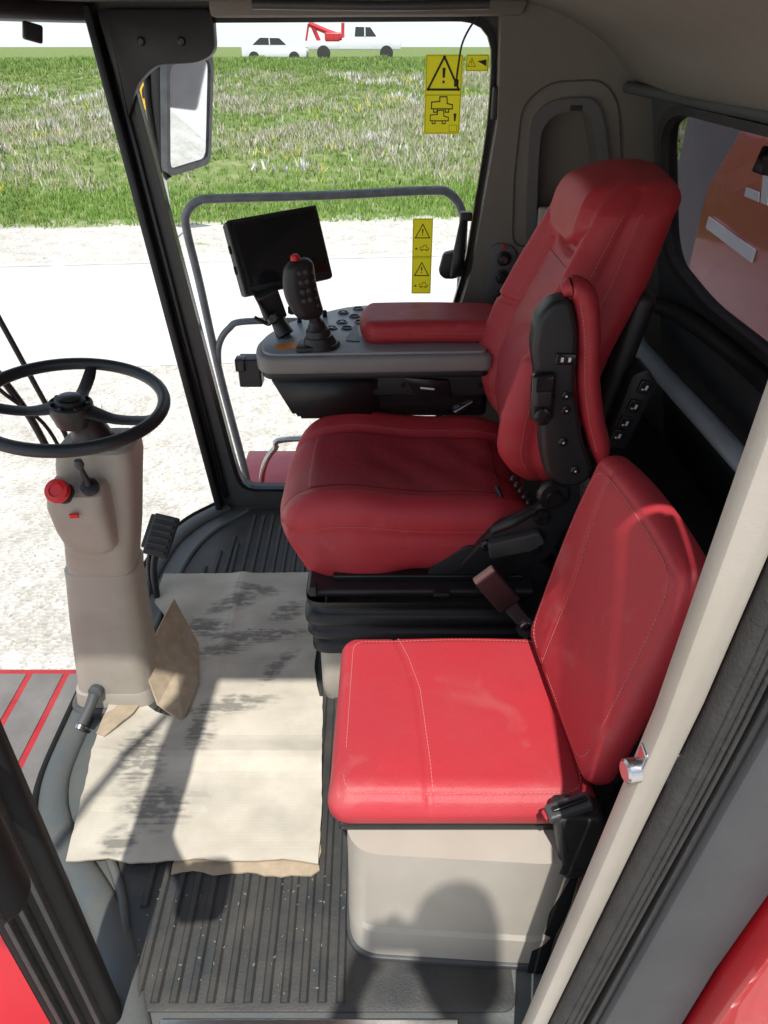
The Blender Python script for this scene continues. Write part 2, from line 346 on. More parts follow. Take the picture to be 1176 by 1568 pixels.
prism('rear_soffit',rpoly([(.34,1.77),(.50,1.735),(.66,1.655),(.74,1.57),(.78,1.535),(.97,1.535),(1.0,1.77)],[0,.08,.1,.05,.02,0,0],5),'xz',.95,2.53,BEIGED,cab,bev=.004)
sweep('soffit_lip',[(.73,2.50,1.545),(.79,2.2,1.533),(.80,1.8,1.53),(.80,1.0,1.53)],.016,GREYP,cab)
rbox('coat_hook',T((.83,1.93,1.525)),(.03,.02,.014),.005,BLK,cab)
def rmap(a,b,c): return (.93-.245*(b-1.05)+c,a,b)
rw=rpoly([(2.45,1.46),(2.45,1.06),(2.1,1.0),(.95,1.0),(.95,1.50),(2.3,1.515)],[.08,.12,.1,.05,.05,.1],6)
ring('rear_wall',[(2.60,1.75),(2.60,-.02),(.62,-.02),(.62,1.75)],rw,(1.7,1.25),'yz',0,.05,GREYP,cab,200,mapf=rmap)
rw2=rpoly([(2.42,1.44),(2.42,1.085),(2.08,1.025),(.97,1.025),(.97,1.48),(2.28,1.492)],[.08,.12,.1,.05,.05,.1],6)
ring('rear_window_seal',rw,rw2,(1.7,1.25),'yz',-.012,.03,RUB,cab,200,mapf=rmap)
prism('rear_window_glass',rw2,'yz',.012,.016,GLASSR,cab,bev=0,mapf=rmap)
sweep('rear_ledge_highlight',[(.86,2.50,.80),(.895,2.2,.765),(.915,1.8,.755),(.92,1.3,.76),(.92,.8,.765)],.030,LEDGE_SHEEN,cab,seg=14)  # pale strip stands in for the highlight along the curved shelf
sweep('rear_ledge_seal',[(.80,2.52,.92),(.90,2.25,.95),(.93,1.9,.96),(.93,1.3,.96),(.93,.8,.96)],.026,BLK,cab,seg=14)
prism('rear_storage_box',rpoly([(.62,.8),(.93,.8),(.93,2.5),(.62,2.5)],.03),'xy',0,.55,BLK,cab,bev=.015)
rbox('rear_storage_lid',(.80,1.75,.56),(.12,.45,.012),.01,BLKG,cab)
rbox('rear_window_latch',T((.868,1.80,1.43),0,.2,0),(.016,.022,.028),.006,BLK,cab)
prism('door_pillar_beige',[(.250,-.02),(.263,.1),(.302,.55),(.3355,.96),(.345,1.24),(.352,1.45),(.36,1.8),(.415,1.8),(.400,1.45),(.392,1.24),(.378,1.0),(.335,.55),(.292,.1),(.284,-.02)],'xz',.585,.62,BEIGE,cab,bev=.006)
prism('door_pillar_seal',[(.284,-.1),(.296,.13),(.337,.55),(.380,1.0),(.394,1.24),(.402,1.45),(.42,1.8),(.47,1.8),(.452,1.45),(.442,1.24),(.42,1.0),(.38,.55),(.342,.13),(.33,-.1)],'xz',.562,.60,RUB,cab,bev=.012,seg=3)
for dx in (.012,.024,.034): sweep('pillar_seal_lip',[(.287+dx,.562,-.1),(.298+dx,.562,.13),(.339+dx,.562,.55),(.382+dx,.562,1.0),(.404+dx,.562,1.45),(.42+dx,.562,1.75)],.0035,RUB,cab,seg=8)
prism('door_pillar_inner_lip',[(.332,-.1),(.345,.13),(.383,.55),(.423,1.0),(.455,1.45),(.47,1.8),(.482,1.8),(.467,1.45),(.435,1.0),(.395,.55),(.357,.13),(.344,-.1)],'xz',.556,.59,BLK,cab,bev=.004)
prism('door_pillar_outer',[(.346,-.3),(.359,.13),(.397,.55),(.437,1.0),(.469,1.45),(.49,1.8),(.70,1.8),(.62,1.0),(.54,.705),(.515,.45),(.505,.25),(.50,-.3)],'xz',.545,.585,GREYP,cab,bev=.008)
prism('body_side_panel',rpoly([(.508,-.8),(.512,.25),(.522,.45),(.546,.70),(.60,.80),(1.6,.80),(1.6,-.8)],[0,.02,.02,.03,.06,0,0]),'xz',.50,.58,REDPAINT,cab,bev=.012)
lathe('striker_bolt',[(.017,0),(.017,.012),(.010,.014),(.010,.035),(.016,.037),(.016,.052),(.013,.055)],(.365,.605,.862),(-1,-.15,0),STEEL,cab,20)
rbox('striker_plate',(.352,.60,.875),(.024,.012,.028),.004,STEEL,cab)
kp=empty('switch_plate',(.40,2.5,.98))
prism('plate',rpoly([(.352,1.07),(.375,1.095),(.425,1.09),(.452,1.06),(.452,.90),(.43,.87),(.38,.87),(.355,.90)],.03),'xz',2.508,2.522,FRAMEG,kp,bev=.004)
for z in (1.045,.985,.915):
    lathe('knob',[(.024,0),(.024,.005),(.018,.008),(.017,.02),(.013,.024)],(.405,2.508,z),(0,-1,0),BLK,kp,20)
lathe('knob_cap',[(.011,0),(.010,.004)],(.405,2.484,1.045),(0,-1,0),STEEL,kp,16)
lathe('red_button',[(.007,0),(.006,.006)],(.405,2.508,1.083),(0,-1,0),KRED,kp,16)
wh=empty('window_latch',(.24,2.57,1.07))
rbox('base',(.262,2.57,1.02),(.018,.018,.05),.01,BLK,wh)
sweep('lever',[(.268,2.555,1.16),(.258,2.53,1.10),(.25,2.52,1.03),(.24,2.53,.98)],[.013,.016,.022,.014],BLK,wh)
prism('catch',rpoly([(.19,.985),(.205,1.05),(.25,1.06),(.27,1.0),(.25,.965),(.21,.965)],.012),'xz',2.545,2.585,BLK,wh,bev=.006)
rbox('pivot',(.275,2.56,1.17),(.02,.018,.014),.006,BLK,wh)
rbox('upper_hinge',(.345,2.56,1.50),(.011,.02,.045),.006,BLK,wh)
an=empty('antenna_cable',(.3,2.55,1.6))
sweep('cable',[(.315,2.54,1.74),(.27,2.55,1.715),(.235,2.555,1.66),(.225,2.56,1.60),(.222,2.57,1.56)],.003,BLK,an,seg=6)
rbox('clip',(.222,2.57,1.553),(.007,.006,.010),.003,BLK,an)
def label(name,x0,x1,z0,z1,kind):
    e=empty(name,((x0+x1)/2,2.6,(z0+z1)/2)); y=2.606
    prism('sheet',rpoly([(x0,z0),(x1,z0),(x1,z1),(x0,z1)],.004),'xz',y,y+.0005,YEL,e,bev=0)
    w=x1-x0;h=z1-z0;yy=y-.0015
    def pl(pts,m=INK,d=0): prism('print',pts,'xz',yy-d,yy+.001-d,m,e,bev=0)
    def L(cx,cz,s,a,b,c,d2,t=.09):
        v=Vector((c-a,d2-b)); nn=Vector((-v.y,v.x)).normalized()*t*s*.5; v=v.normalized()*t*s*.5
        pl([(cx+a*s-nn.x-v.x,cz+b*s-nn.y-v.y),(cx+c*s-nn.x+v.x,cz+d2*s-nn.y+v.y),(cx+c*s+nn.x+v.x,cz+d2*s+nn.y+v.y),(cx+a*s+nn.x-v.x,cz+b*s+nn.y-v.y)])
    def tri(cx,cz,s):
        L(cx,cz,s,-1,-.8,1,-.8,.13);L(cx,cz,s,1,-.8,0,1,.13);L(cx,cz,s,0,1,-1,-.8,.13)
        pl([(cx-s*.07,cz-s*.15),(cx+s*.07,cz-s*.15),(cx+s*.10,cz+s*.4),(cx-s*.10,cz+s*.4)]); pl([(cx-s*.07,cz-s*.45),(cx+s*.07,cz-s*.45),(cx+s*.07,cz-s*.30),(cx-s*.07,cz-s*.30)])
    def fr(a,b,c,d2,t=.0010):
        for q in ((a,b,c,b+t),(a,d2-t,c,d2),(a,b,a+t,d2),(c-t,b,c,d2)): pl([(q[0],q[1]),(q[2],q[1]),(q[2],q[3]),(q[0],q[3])])
    def machine(cx,cz,s):
        for q in [(-.9,-.3,.9,-.3),(-.9,-.3,-.9,.2),(-.9,.2,-.2,.25),(-.2,.25,-.2,.6),(-.2,.6,.4,.6),(.4,.6,.45,.1),(.45,.1,.9,.0),(.9,0,.9,-.3),(-.7,-.3,-.7,-.55),(-.4,-.3,-.4,-.55),(.3,-.3,.3,-.55),(.6,-.3,.6,-.55),(-.7,-.55,-.4,-.55),(.3,-.55,.6,-.55)]: L(cx,cz,s,*q)
    if kind=='big':
        fr(x0+.003,z0+.003,x1-.003,z1-.003); fr(x0+.003,(z0+z1)/2,x1-.003,(z0+z1)/2+.0015)
        tri((x0+x1)/2,z0+h*.75,w*.42); machine((x0+x1)/2-w*.02,z0+h*.38,w*.32); machine((x0+x1)/2-w*.08,z0+h*.22,w*.28); pl([(x1-w*.17,z0+h*.17),(x1-w*.13,z0+h*.17),(x1-w*.11,z0+h*.27),(x1-w*.19,z0+h*.27)])
        fr(x1-w*.3,z0+h*.03,x1-w*.08,z0+h*.12)
    elif kind=='small':
        fr(x0+.002,z0+.002,x1-.002,z1-.002); tri(x0+w*.25,z0+h*.5,w*.17); pl([(x0+w*.5,z0+h*.6),(x1-w*.1,z0+h*.7),(x1-w*.1,z0+h*.3)])
    else:
        for k in (0,1):
            a=z0+h*.5*k; fr(x0+.002,a+.002,x1-.002,a+h*.5-.002); tri(x0+w*.5,a+h*.33,w*.36); machine(x0+w*.62,a+h*.12,w*.24); pl([(x0+w*.15,a+h*.10),(x0+w*.25,a+h*.10),(x0+w*.25,a+h*.12),(x0+w*.15,a+h*.12)])
label('warning_label',.128,.243,1.410,1.627,'big')
label('warning_label.001',.252,.322,1.583,1.627,'small')
label('warning_label.002',.099,.168,.898,1.154,'tall')

# ============================================================ OPERATOR SEAT
seat=empty('operator_seat',(.1,1.87,.3))
HX,HY,HZ=.362,.295,.098
def dcush(w):
    x,y,z=w; u=x/HX; v=y/HY
    top=sst(-.02,.06,z)
    z0=z
    z+=top*(.034*sst(.50,.86,abs(v))-.020*(1-sst(.0,.75,abs(v))))
    z-=top*.014*gz((abs(v)-.60)*HY,.009)
    z-=top*.030*sst(-.70,-1.05,u) ; z+=top*.022*gz(u+.45,.35)
    z+=top*.0022*math.sin(x*38+4*math.sin(y*11))*sst(.9,.3,abs(v))*sst(-.6,.1,u)
    x+=.060*(abs(v)**3)*sst(.1,-.9,u)
    y*=1-.05*sst(-.4,-1,u)
    low=1-sst(-.06,.0,z0)
    z+=low*.085*sst(.35,.62,u)
    z-=low*.062*sst(.1,-.5,u)
    x+=low*.050*sst(-.5,-1,u)
    z-=top*.03*sst(.6,1,u)
    y*=1+.03*gz(z0+.03,.05)
    e=.006*gz(z0-.018,.008)
    if abs(v)>.85: y-=math.copysign(e,y)
    if u<-.85: x+=e
    return (x,y,z)
CC_=(.058,1.865,.515)
rbox('seat_cushion',CC_,(HX,HY,HZ),.06,RED,seat,n=(60,60,10),k=6,deform=dcush)
def dins(w):
    x,y,z=w; b=dcush((x,y,HZ)); return (b[0],b[1],b[2]+.0018+(z)*.25)
rbox('cushion_insert',CC_,(.275,.158,.008),.007,REDP,seat,n=(60,26,1),k=2,deform=dins)
for sg in (-1,1):
    stitches('cushion_stitch',[Vector(CC_)+Vector(dcush((-.30+.6*i/60,sg*.190,HZ)))+Vector((0,0,.001)) for i in range(61)],STITCH,seat)
    stitches('cushion_side_stitch',[Vector(CC_)+Vector(dcush((-.29+.56*i/60,sg*(HY),.030)))+Vector((0,sg*.001,0)) for i in range(61)],STITCH,seat)
BH=.385
def prof(s): return float(np.interp(s,[0,.15,.3,.5,.7,.8,.9,1],[.360,.338,.340,.385,.450,.470,.486,.515]))
def wid(s): return float(np.interp(s,[0,.12,.3,.45,.6,.7,.8,.9,1],[.84,1.02,1.08,1.03,.95,.89,.84,.82,.74]))
def dback(w):
    th,y,z=w; s=(z+BH)/(2*BH); v=y/.27
    front=sst(.03,-.06,th)
    bol=.062*sst(.55,.95,abs(v))*(1-.65*sst(.65,.95,s))*sst(-.02,.2,s)
    x=prof(s)+.082+th - front*bol
    x+=front*.022*gz((abs(v)-.60)*.27,.010)*(1 if s<.74 else 0)
    pil=sst(.755,.80,s)*(1-sst(.60,.74,abs(v)))*(1-sst(.95,1.0,s))
    x-=front*.038*pil
    vs_=.742+.055*(abs(v)/.6)**2
    x+=front*.026*gz((s-vs_)*2*BH,.012)*(1-sst(.7,.9,abs(v)))
    x+=front*.012*gz((s-.47-.03*abs(v))*2*BH,.007)*sst(.58,.66,abs(v))
    x+=front*.002*math.sin(s*46+3*math.sin(y*14))*sst(.9,.3,abs(v))*sst(.7,.5,s)
    zz=z-.03*(v*v)*sst(.85,1,s)
    yy=y*wid(s)
    if abs(v)>.9: yy-=math.copysign(.006*gz(th+.015,.009),y)
    return (x,yy,zz)
bo=Vector((0,1.885,1.035))
rbox('backrest',tuple(bo),(.082,.27,BH),.062,RED,seat,n=(10,60,90),k=6,deform=dback)
def binsert(w):
    th,y,z=w; b=dback((-.082,y,z)); return (b[0]-.0015+th*.25,b[1],b[2])
rbox('backrest_insert',tuple(bo),(.006,.143,.20),.005,REDP,seat,n=(1,22,50),k=2,deform=lambda w:binsert((w[0],w[1],w[2]-.045)))
for sg in (-1,1):
    stitches('backrest_stitch',[bo+Vector(dback((-.082,sg*.180,-.30+.50*i/70)))+Vector((-.001,0,0)) for i in range(71)],STITCH,seat)
    stitches('backrest_side_stitch',[bo+Vector(dback((-.002,sg*.27,-.30+.62*i/70)))+Vector((0,sg*.0012,0)) for i in range(71)],STITCH,seat)
    stitches('backrest_side_stitch',[bo+Vector(dback((-.030,sg*.27,-.30+.62*i/70)))+Vector((0,sg*.0012,0)) for i in range(71)],STITCH,seat)
stitches('headrest_stitch',[bo+Vector(dback((-.082,-.16+.32*i/40,(.772+.055*((abs(-.16+.32*i/40))/.162)**2)*2*BH-BH)))+Vector((-.001,0,0)) for i in range(41)],STITCH,seat)
rbox('backrest_shell',T((.575,1.885,.93),0,.18,0),(.030,.215,.24),.028,BLK,seat,k=3)
prism('armrest_body',rpoly([(.318,1.165),(.345,1.205),(.385,1.215),(.41,1.15),(.425,1.0),(.462,.88),(.498,.80),(.480,.765),(.43,.762),(.385,.79),(.365,.86),(.352,.95),(.333,1.04),(.318,1.10)],.018,4),'xz',1.475,1.545,BLK,seat,bev=.014,seg=3)
sweep('armrest_pad',[(.372,1.51,1.222),(.395,1.51,1.228),(.420,1.51,1.205),(.440,1.51,1.13),(.455,1.51,1.03),(.478,1.51,.94),(.508,1.51,.86),(.522,1.51,.815)],[.020,.034,.038,.036,.036,.036,.034,.020],RED,seat,seg=18,n=8,flat=.72,up=(1,0,.2))
stitches('armrest_stitch',cr([(.405,1.474,1.205),(.425,1.474,1.13),(.440,1.474,1.03),(.463,1.474,.94),(.493,1.474,.86)],12),STITCH,seat)
rbox('armrest_adjuster',T((.350,1.47,1.0),0,-.06,0),(.026,.014,.055),.010,BLKG,seat)
rbox('armrest_adjuster_grip',T((.350,1.461,1.0),0,-.06,0),(.020,.010,.020),.007,BLK,seat)
lathe('armrest_thumbwheel',[(.020,0),(.020,.012),(.016,.014)],(.352,1.462,.958),(0,-1,0),BLKG,seat,20)
rbox('heater_switch',T((.390,1.474,1.085),0,.05,0),(.022,.005,.013),.003,BLKG,seat)
for dx in (-.008,.008): rbox('switch_mark',T((.390+dx,1.468,1.085)),(.003,.0006,.005),.0004,WHITE,seat)
for i,(x,z) in enumerate([(.403,1.0),(.408,.965),(.412,.885),(.45,.81)]):
    lathe('armrest_button',[(.011,0),(.011,.004),(.007,.007),(.003,.007)],(x,1.476,z),(0,-1,0),BLKG,seat,16); rbox('button_mark',T((x,1.4685,z)),(.0022,.0006,.0022),.0004,WHITE,seat)
prism('lumbar_switch_panel',rpoly([(.565,.79),(.60,.985),(.635,1.0),(.665,.96),(.62,.78)],.012),'xz',1.63,1.72,BLK,seat,bev=.008)
for i,(x,z) in enumerate([(.632,.955),(.616,.905),(.602,.86),(.590,.825)]):
    rbox('rocker_switch',T((x,1.627,z),0,.25,0),(.015,.006,.017),.004,BLKG,seat); rbox('rocker_mark',T((x+.003,1.6205,z),0,.25,0),(.003,.0006,.006),.0005,WHITE,seat); rbox('rocker_mark',T((x-.006,1.6205,z-.004),0,.25,0),(.003,.0006,.002),.0005,WHITE,seat)
prism('recliner_bracket',rpoly([(.29,.60),(.40,.66),(.43,.80),(.48,.80),(.50,.66),(.44,.50),(.33,.43),(.20,.47)],.02),'xz',1.545,1.575,BLK,seat,bev=.006)
lathe('recliner_hub',[(.042,0),(.042,.012),(.034,.02),(.02,.022),(.018,.03)],(.425,1.545,.705),(0,-1,0),BLKG,seat,24)
lathe('recliner_hub_small',[(.022,0),(.022,.012),(.016,.02)],(.405,1.545,.635),(0,-1,0),BLKG,seat,20)
for x,z in ((.40,.53),(.27,.545)): lathe('bolt',[(.016,0),(.016,.008),(.010,.012)],(x,1.545,z),(0,-1,0),BLKG,seat,12)
sweep('recline_lever',[(.28,1.53,.60),(.33,1.52,.635),(.38,1.53,.66)],[.012,.014,.010],BLK,seat)
prism('slide_lever_cover',rpoly([(.27,.56),(.40,.60),(.42,.565),(.39,.54),(.28,.51)],.01),'xz',1.52,1.55,DKTRIM,seat,bev=.006)
for i in range(9): lathe('link_bead',[(.004,0),(.010,.004),(.010,.008),(.004,.012)],(.33+.012*i,1.60,.70-.018*i+.02),(.55,0,-.8),BLKG,seat,10)
sweep('cable_black',[(.30,1.65,.66),(.34,1.60,.60),(.40,1.58,.58),(.46,1.57,.50)],.007,BLK,seat,seg=8)
vs=[];fs=[];lv=[]
prof2=[(.0,.205),(.0,.222),(-.012,.236),(-.028,.245),(-.012,.254),(0.004,.262),(.010,.275),(.004,.288),(-.022,.298),(-.004,.312),(.014,.322),(.014,.338),(.002,.352),(-.018,.360),(-.004,.372),(.008,.382),(.008,.398)]
for o_,zz in prof2:
    pl=rpoly([(-.205-o_,1.49-o_),(.40,1.49-o_),(.40,2.20),(-.205-o_,2.20)],.05,6); N=len(pl)
    lv.append([(a,b,zz) for a,b in pl])
for L_ in lv: vs+=L_
for i in range(len(lv)-1):
    for j in range(N): fs.append((i*N+j,i*N+(j+1)%N,(i+1)*N+(j+1)%N,(i+1)*N+j))
mk('suspension_bellows',vs,fs,BLK,seat)
rbox('suspension_top_plate',(.10,1.86,.402),(.31,.35,.014),.012,BLK,seat)
rbox('seat_pan',(.12,1.86,.435),(.26,.24,.03),.02,BLK,seat)
rbox('slide_rail',(.12,1.57,.424),(.26,.018,.010),.005,BLKG,seat)
prism('side_skirt',rpoly([(.10,.40),(.14,.47),(.22,.53),(.33,.52),(.45,.46),(.45,.40)],.015),'xz',1.56,1.60,BLK,seat,bev=.006)
rbox('suspension_tag',(-.19,1.505,.425),(.010,.012,.016),.003,BLK,seat)
rbox('suspension_knob',(.155,1.50,.415),(.022,.012,.006),.004,BLK,seat)
prism('seat_pedestal',rpoly([(-.185,1.50),(.42,1.50),(.42,2.3),(-.185,2.3)],.04),'xy',0.0,.205,BEIGE,seat,bev=.01)
bk=empty('seat_belt_buckle',(.3,1.43,.45))
A=Vector((.255,1.43,.528));Bq=Vector((.322,1.42,.445));d=(Bq-A).normalized()
M=frame((A+Bq)/2,d,(0,-1,.3))
rbox('buckle_body',M,(.058,.012,.033),.008,mat('buckle_plastic',(.07,.028,.028),.5,var=.2),bk)
rbox('buckle_mouth',frame(A-d*.006,d,(0,-1,.3)),(.006,.011,.030),.004,mat('buckle_button',(.55,.34,.27),.5),bk)
sweep('stalk',[(.318,1.425,.45),(.345,1.42,.41),(.375,1.42,.375)],[.022,.018,.020],mat('webbing',(.12,.08,.075),.8,bump=.6,bscale=600),bk,flat=.35,up=(0,-1,.3))
lathe('anchor_bolt',[(.026,0),(.026,.008),(.018,.010),(.018,.02),(.010,.022)],(.372,1.415,.372),(0,-1,.3),STEEL,bk,20)
lathe('anchor_bolt_low',[(.015,0),(.015,.008)],(.40,1.41,.31),(0,-1,.3),STEEL,bk,16)
rbuc=empty('seat_belt_buckle.001',(.18,2.2,.65))
rbox('body',T((.22,2.16,.685),0,-.5,.2),(.045,.014,.02),.006,BLK,rbuc); rbox('button',T((.192,2.15,.712),0,-.5,.2),(.02,.013,.008),.004,KRED,rbuc)
rbox('tongue',T((.255,2.13,.675),0,-.5,.2),(.035,.014,.006),.004,STEEL,rbuc)

# ============================================================ CONSOLE
con=empty('armrest_console',(-.05,2.3,.85))
cp=rpoly([(-.375,2.03),(.33,2.06),(.34,2.50),(.05,2.555),(-.12,2.545),(-.33,2.36),(-.405,2.17)],[.05,.03,.04,.1,.1,.1,.08],8)
prism('console_body',cp,'xy',.818,.872,mat('console_grey',(.26,.25,.235),.5,var=.1),con,bev=.014,seg=3)
prism('console_top',[(-.02+(x+.02)*.955,2.30+(y-2.30)*.93) for x,y in cp],'xy',.868,.880,mat('console_top_grey',(.29,.32,.35),.4,var=.1),con,bev=.004)
prism('console_underside',[(-.02+(x+.02)*.97,2.30+(y-2.30)*.96) for x,y in cp],'xy',.798,.822,BLK,con,bev=.006)
pts_t=[(-.36,2.06),(-.02,2.07),(-.02,2.40),(-.30,2.36)];pts_b=[(-.29,2.10),(-.02,2.10),(-.02,2.36),(-.26,2.32)]
vs=[(x,y,.80) for x,y in pts_t]+[(x,y,.635) for x,y in pts_b]
o=mk('console_lower',vs,[(0,1,2,3),(7,6,5,4),(0,4,5,1),(1,5,6,2),(2,6,7,3),(3,7,4,0)],BLK,con,smooth=False)
bm=bmesh.new();bm.from_mesh(o.data);bmesh.ops.bevel(bm,geom=list(bm.edges),offset=.02,segments=3,affect='EDGES');bmesh.ops.recalc_face_normals(bm,faces=bm.faces);bm.to_mesh(o.data);bm.free()
for p in o.data.polygons:p.use_smooth=True
rbox('arm_link',(.12,2.13,.755),(.20,.03,.035),.01,BLK,con); rbox('arm_link_low',(.14,2.16,.69),(.18,.03,.03),.01,BLKG,con)
rbox('arm_link_back',(.14,2.30,.70),(.20,.12,.09),.02,BLK,con)
prism('arm_link_plate',[(.06,.79),(.20,.78),(.21,.72),(.10,.73)],'xz',2.085,2.10,BLKG,con,bev=.004)
rbox('arm_link_label',T((.135,2.083,.755),0,.1,0),(.022,.001,.003),.0008,WHITE,con)
for i in range(6): lathe('arm_bolt',[(.008,0),(.008,.005)],(-.0+.06*i,2.098,.76 if i%2 else .70),(0,-1,0),BLKG,con,10)
def dpad(w):
    x,y,z=w; return (x+.02*(abs(y)/.1)**2*sst(.1,-.2,x),y*(1-.04*(x/.22)),z+.004*math.cos(x*7))
rbox('armrest_pad',(.145,2.235,.912),(.222,.112,.037),.03,RED,con,n=(30,16,2),k=5,deform=dpad)
stitches('pad_stitch',[(-.05+.4*i/50,2.1225,.918) for i in range(51)],STITCH,con)
prism('orange_strip',[(-.33,2.085),(-.17,2.10),(-.13,2.13),(-.17,2.15),(-.28,2.15),(-.335,2.12)],'xy',.8795,.8815,ORANGE,con,bev=0)
for i,(x,y) in enumerate([(-.14,2.34),(-.10,2.40),(-.05,2.44),(-.08,2.34),(-.03,2.38),(.02,2.42),(-.17,2.28),(-.12,2.28),(-.14,2.44),(-.09,2.485),(.02,2.49),(-.02,2.485),(.08,2.46)]):
    lathe('button',[(.019,0),(.019,.004),(.014,.006),(.013,.003),(.002,.003)],(x,y,.879),(0,0,1),BLK if i%3 else BLKG,con,18)
    if i%2==0: rbox('button_mark',(x,y,.8835),(.006,.004,.0008),.0006,WHITE,con)
prism('switch_field',rpoly([(-.12,2.16),(-.095,2.32),(-.09,2.33),(-.075,2.15)],.01),'xy',.8795,.883,BLK,con,bev=0)
for i,(x,y) in enumerate([(-.20,2.40),(-.24,2.38),(-.28,2.34)]): lathe('peg',[(.008,0),(.008,.02),(.005,.024)],(x,y,.878),(0,0,1),BLKG,con,12)
rbox('side_bracket',(-.415,2.12,.80),(.035,.03,.045),.006,BLK,con)
rbox('side_bracket_tab',(-.44,2.10,.83),(.015,.02,.02),.004,BLKG,con)
joy=empty('joystick_lever',(-.2,2.1,.9))
prism('boot_base',rpoly([(-.265,2.05),(-.15,2.07),(-.13,2.13),(-.18,2.17),(-.26,2.14)],.02),'xy',.878,.896,BLK,joy,bev=.006)
lathe('boot',[(.055,0),(.048,.015),(.042,.03),(.038,.032),(.036,.05),(.030,.055),(.022,.075)],(-.195,2.11,.885),(-.1,0,1),BLK,joy,24)
sweep('stem',[(-.197,2.11,.93),(-.205,2.105,.965),(-.215,2.10,.99)],.018,BLK,joy)
def dgrip(w):
    x,y,z=w; t=(z+.09)/.18
    return (x*(1+.25*math.sin(t*3.1))-.016*math.sin(t*3.1)-.01*t, y, z)
gm=T((-.222,2.10,1.058),-.05,-.10,.45)
rbox('grip',gm,(.040,.028,.088),.027,BLK,joy,n=(4,4,14),k=4,deform=dgrip)
for i in range(4):
    for j in range(2):
        p=gm@Vector((-.026+.018*j,-.029,.055-.026*i)); lathe('grip_button',[(.0075,0),(.007,.005),(.004,.006)],p,gm.to_3x3()@Vector((0,-1,0)),GREYP,joy,12)
for i in range(5):
    p=gm@Vector((.014,-.028,.05-.024*i)); lathe('grip_light_button',[(.0045,0),(.004,.002)],p,gm.to_3x3()@Vector((.1,-1,0)),GREYP,joy,8)
lathe('red_top_button',[(.013,0),(.014,.006),(.011,.016),(.004,.019)],gm@Vector((-.020,0,.084)),gm.to_3x3()@Vector((-.2,0,1)),KRED,joy,16)
mon=empty('touchscreen_monitor',(-.3,2.3,1.1))
ex=Vector((.261,.13,.022));ey=Vector((-.072,.05,.198)); c=Vector((-.483,2.25,1.209))+ex*.5-ey*.5
Mm=frame(c,ex,ey)
rbox('bezel',Mm@Matrix.Translation((0,0,-.022)),(.149,.110,.024),.012,BLK,mon,k=3)
rbox('screen',Mm@Matrix.Translation((.004,.004,.003)),(.128,.090,.0015),.001,SCREEN,mon)
rbox('hood_left',Mm@Matrix.Translation((-.143,-.0,.004)),(.007,.106,.012),.005,BLK,mon)
rbox('hood_top',Mm@Matrix.Translation((0,.105,.002)),(.143,.005,.008),.004,BLK,mon)
for yy in (-.03,.03): rbox('side_button',Mm@Matrix.Translation((-.152,yy,-.01)),(.004,.012,.004),.002,BLKG,mon)
sweep('mount_arm',[tuple(Mm@Vector((-.05,-.06,-.05))),(-.36,2.27,.985),(-.335,2.22,.93),(-.31,2.20,.885)],[.03,.026,.022,.03],BLK,mon)
rbox('mount_head',T((-.35,2.215,.975),.2,-.3,.4),(.035,.02,.05),.008,BLK,mon)
sweep('mount_cable',[(-.40,2.21,1.02),(-.375,2.17,.99),(-.355,2.17,.95),(-.36,2.20,.92),(-.40,2.19,.945)],.006,BLK,mon,seg=8)
lathe('mount_knob',[(.016,0),(.018,.01),(.012,.02)],(-.345,2.185,.945),(.2,-1,.2),BLKG,mon,14)
lathe('mount_cap',[(.014,0),(.014,.016),(.008,.02)],(-.285,2.21,.955),(.1,-.3,1),BLKG,mon,14)

# ============================================================ INSTRUCTOR SEAT
ps=empty('instructor_seat',(.15,1.06,.2))
PX,PY,PZ=.257,.236,.043
sx=lambda y: float(np.interp(y,[-.24,-.1,.05,.15,.24],[-.062,-.072,-.082,-.105,-.135]))
def dps(w):
    x,y,z=w; top=sst(-.01,.035,z); u=x/PX; v=y/PY
    z+=top*.010*(1-u*u)*(1-v*v)+top*.003*math.sin(x*14+1)*math.sin(y*11)
    z-=top*.004*gz(x-sx(y),.005)
    e=min(PX-abs(x),PY-abs(y)); z-=top*.0035*gz(e-.026,.005)
    z-=.012*sst(.75,1,-v)*top
    x*=1-.012*v
    x-=.008*sst(.6,1,-v)*(u<0)*(1-abs(v))*2
    return (x,y,z)
rbox('cushion',(.152,1.065,.415),(PX,PY,PZ),.040,RED,ps,n=(70,64,2),k=6,deform=dps)
pc=Vector((.152,1.065,.415))
stitches('cushion_seam_stitch',[pc+Vector(dps((sx(-.2+.42*i/60)+.009,-.205+.42*i/60,PZ)))+Vector((0,0,.0006)) for i in range(61)],STITCH,ps)
def dense(bd,k=6):
    o_=[]
    for i in range(len(bd)-1):
        for j in range(k): o_.append((bd[i][0]+(bd[i+1][0]-bd[i][0])*j/k,bd[i][1]+(bd[i+1][1]-bd[i][1])*j/k))
    return o_
bd=rpoly([(-PX+.030,-PY+.030),(PX-.03,-PY+.03),(PX-.03,PY-.03),(-PX+.03,PY-.03)],.035,6); bd.append(bd[0])
stitches('cushion_border_stitch',[pc+Vector(dps((a,b,PZ)))+Vector((0,0,.0004)) for a,b in dense(bd)],STITCH,ps)
rbox('cushion_base_board',(.155,1.065,.370),(.245,.225,.012),.008,BLK,ps)
QY,QZ=.225,.262
def sy(z): return float(np.interp(z,[-.26,0,.12,.26],[.10,.085,.115,.14]))
def dpb(w):
    x,y,z=w; fr=sst(.005,-.025,x); u=z/QZ; v=y/QY
    x-=fr*.010*(1-u*u)*(1-v*v)
    x+=fr*.004*gz(y-sy(z),.005)
    e=min(QY-abs(y),QZ-abs(z)); x+=fr*.0035*gz(e-.028,.005)
    y*=1-.07*sst(.2,1,u)-.03*sst(0,-1,u)
    z-=.02*v*v*sst(.5,1,u)
    return (x,y,z)
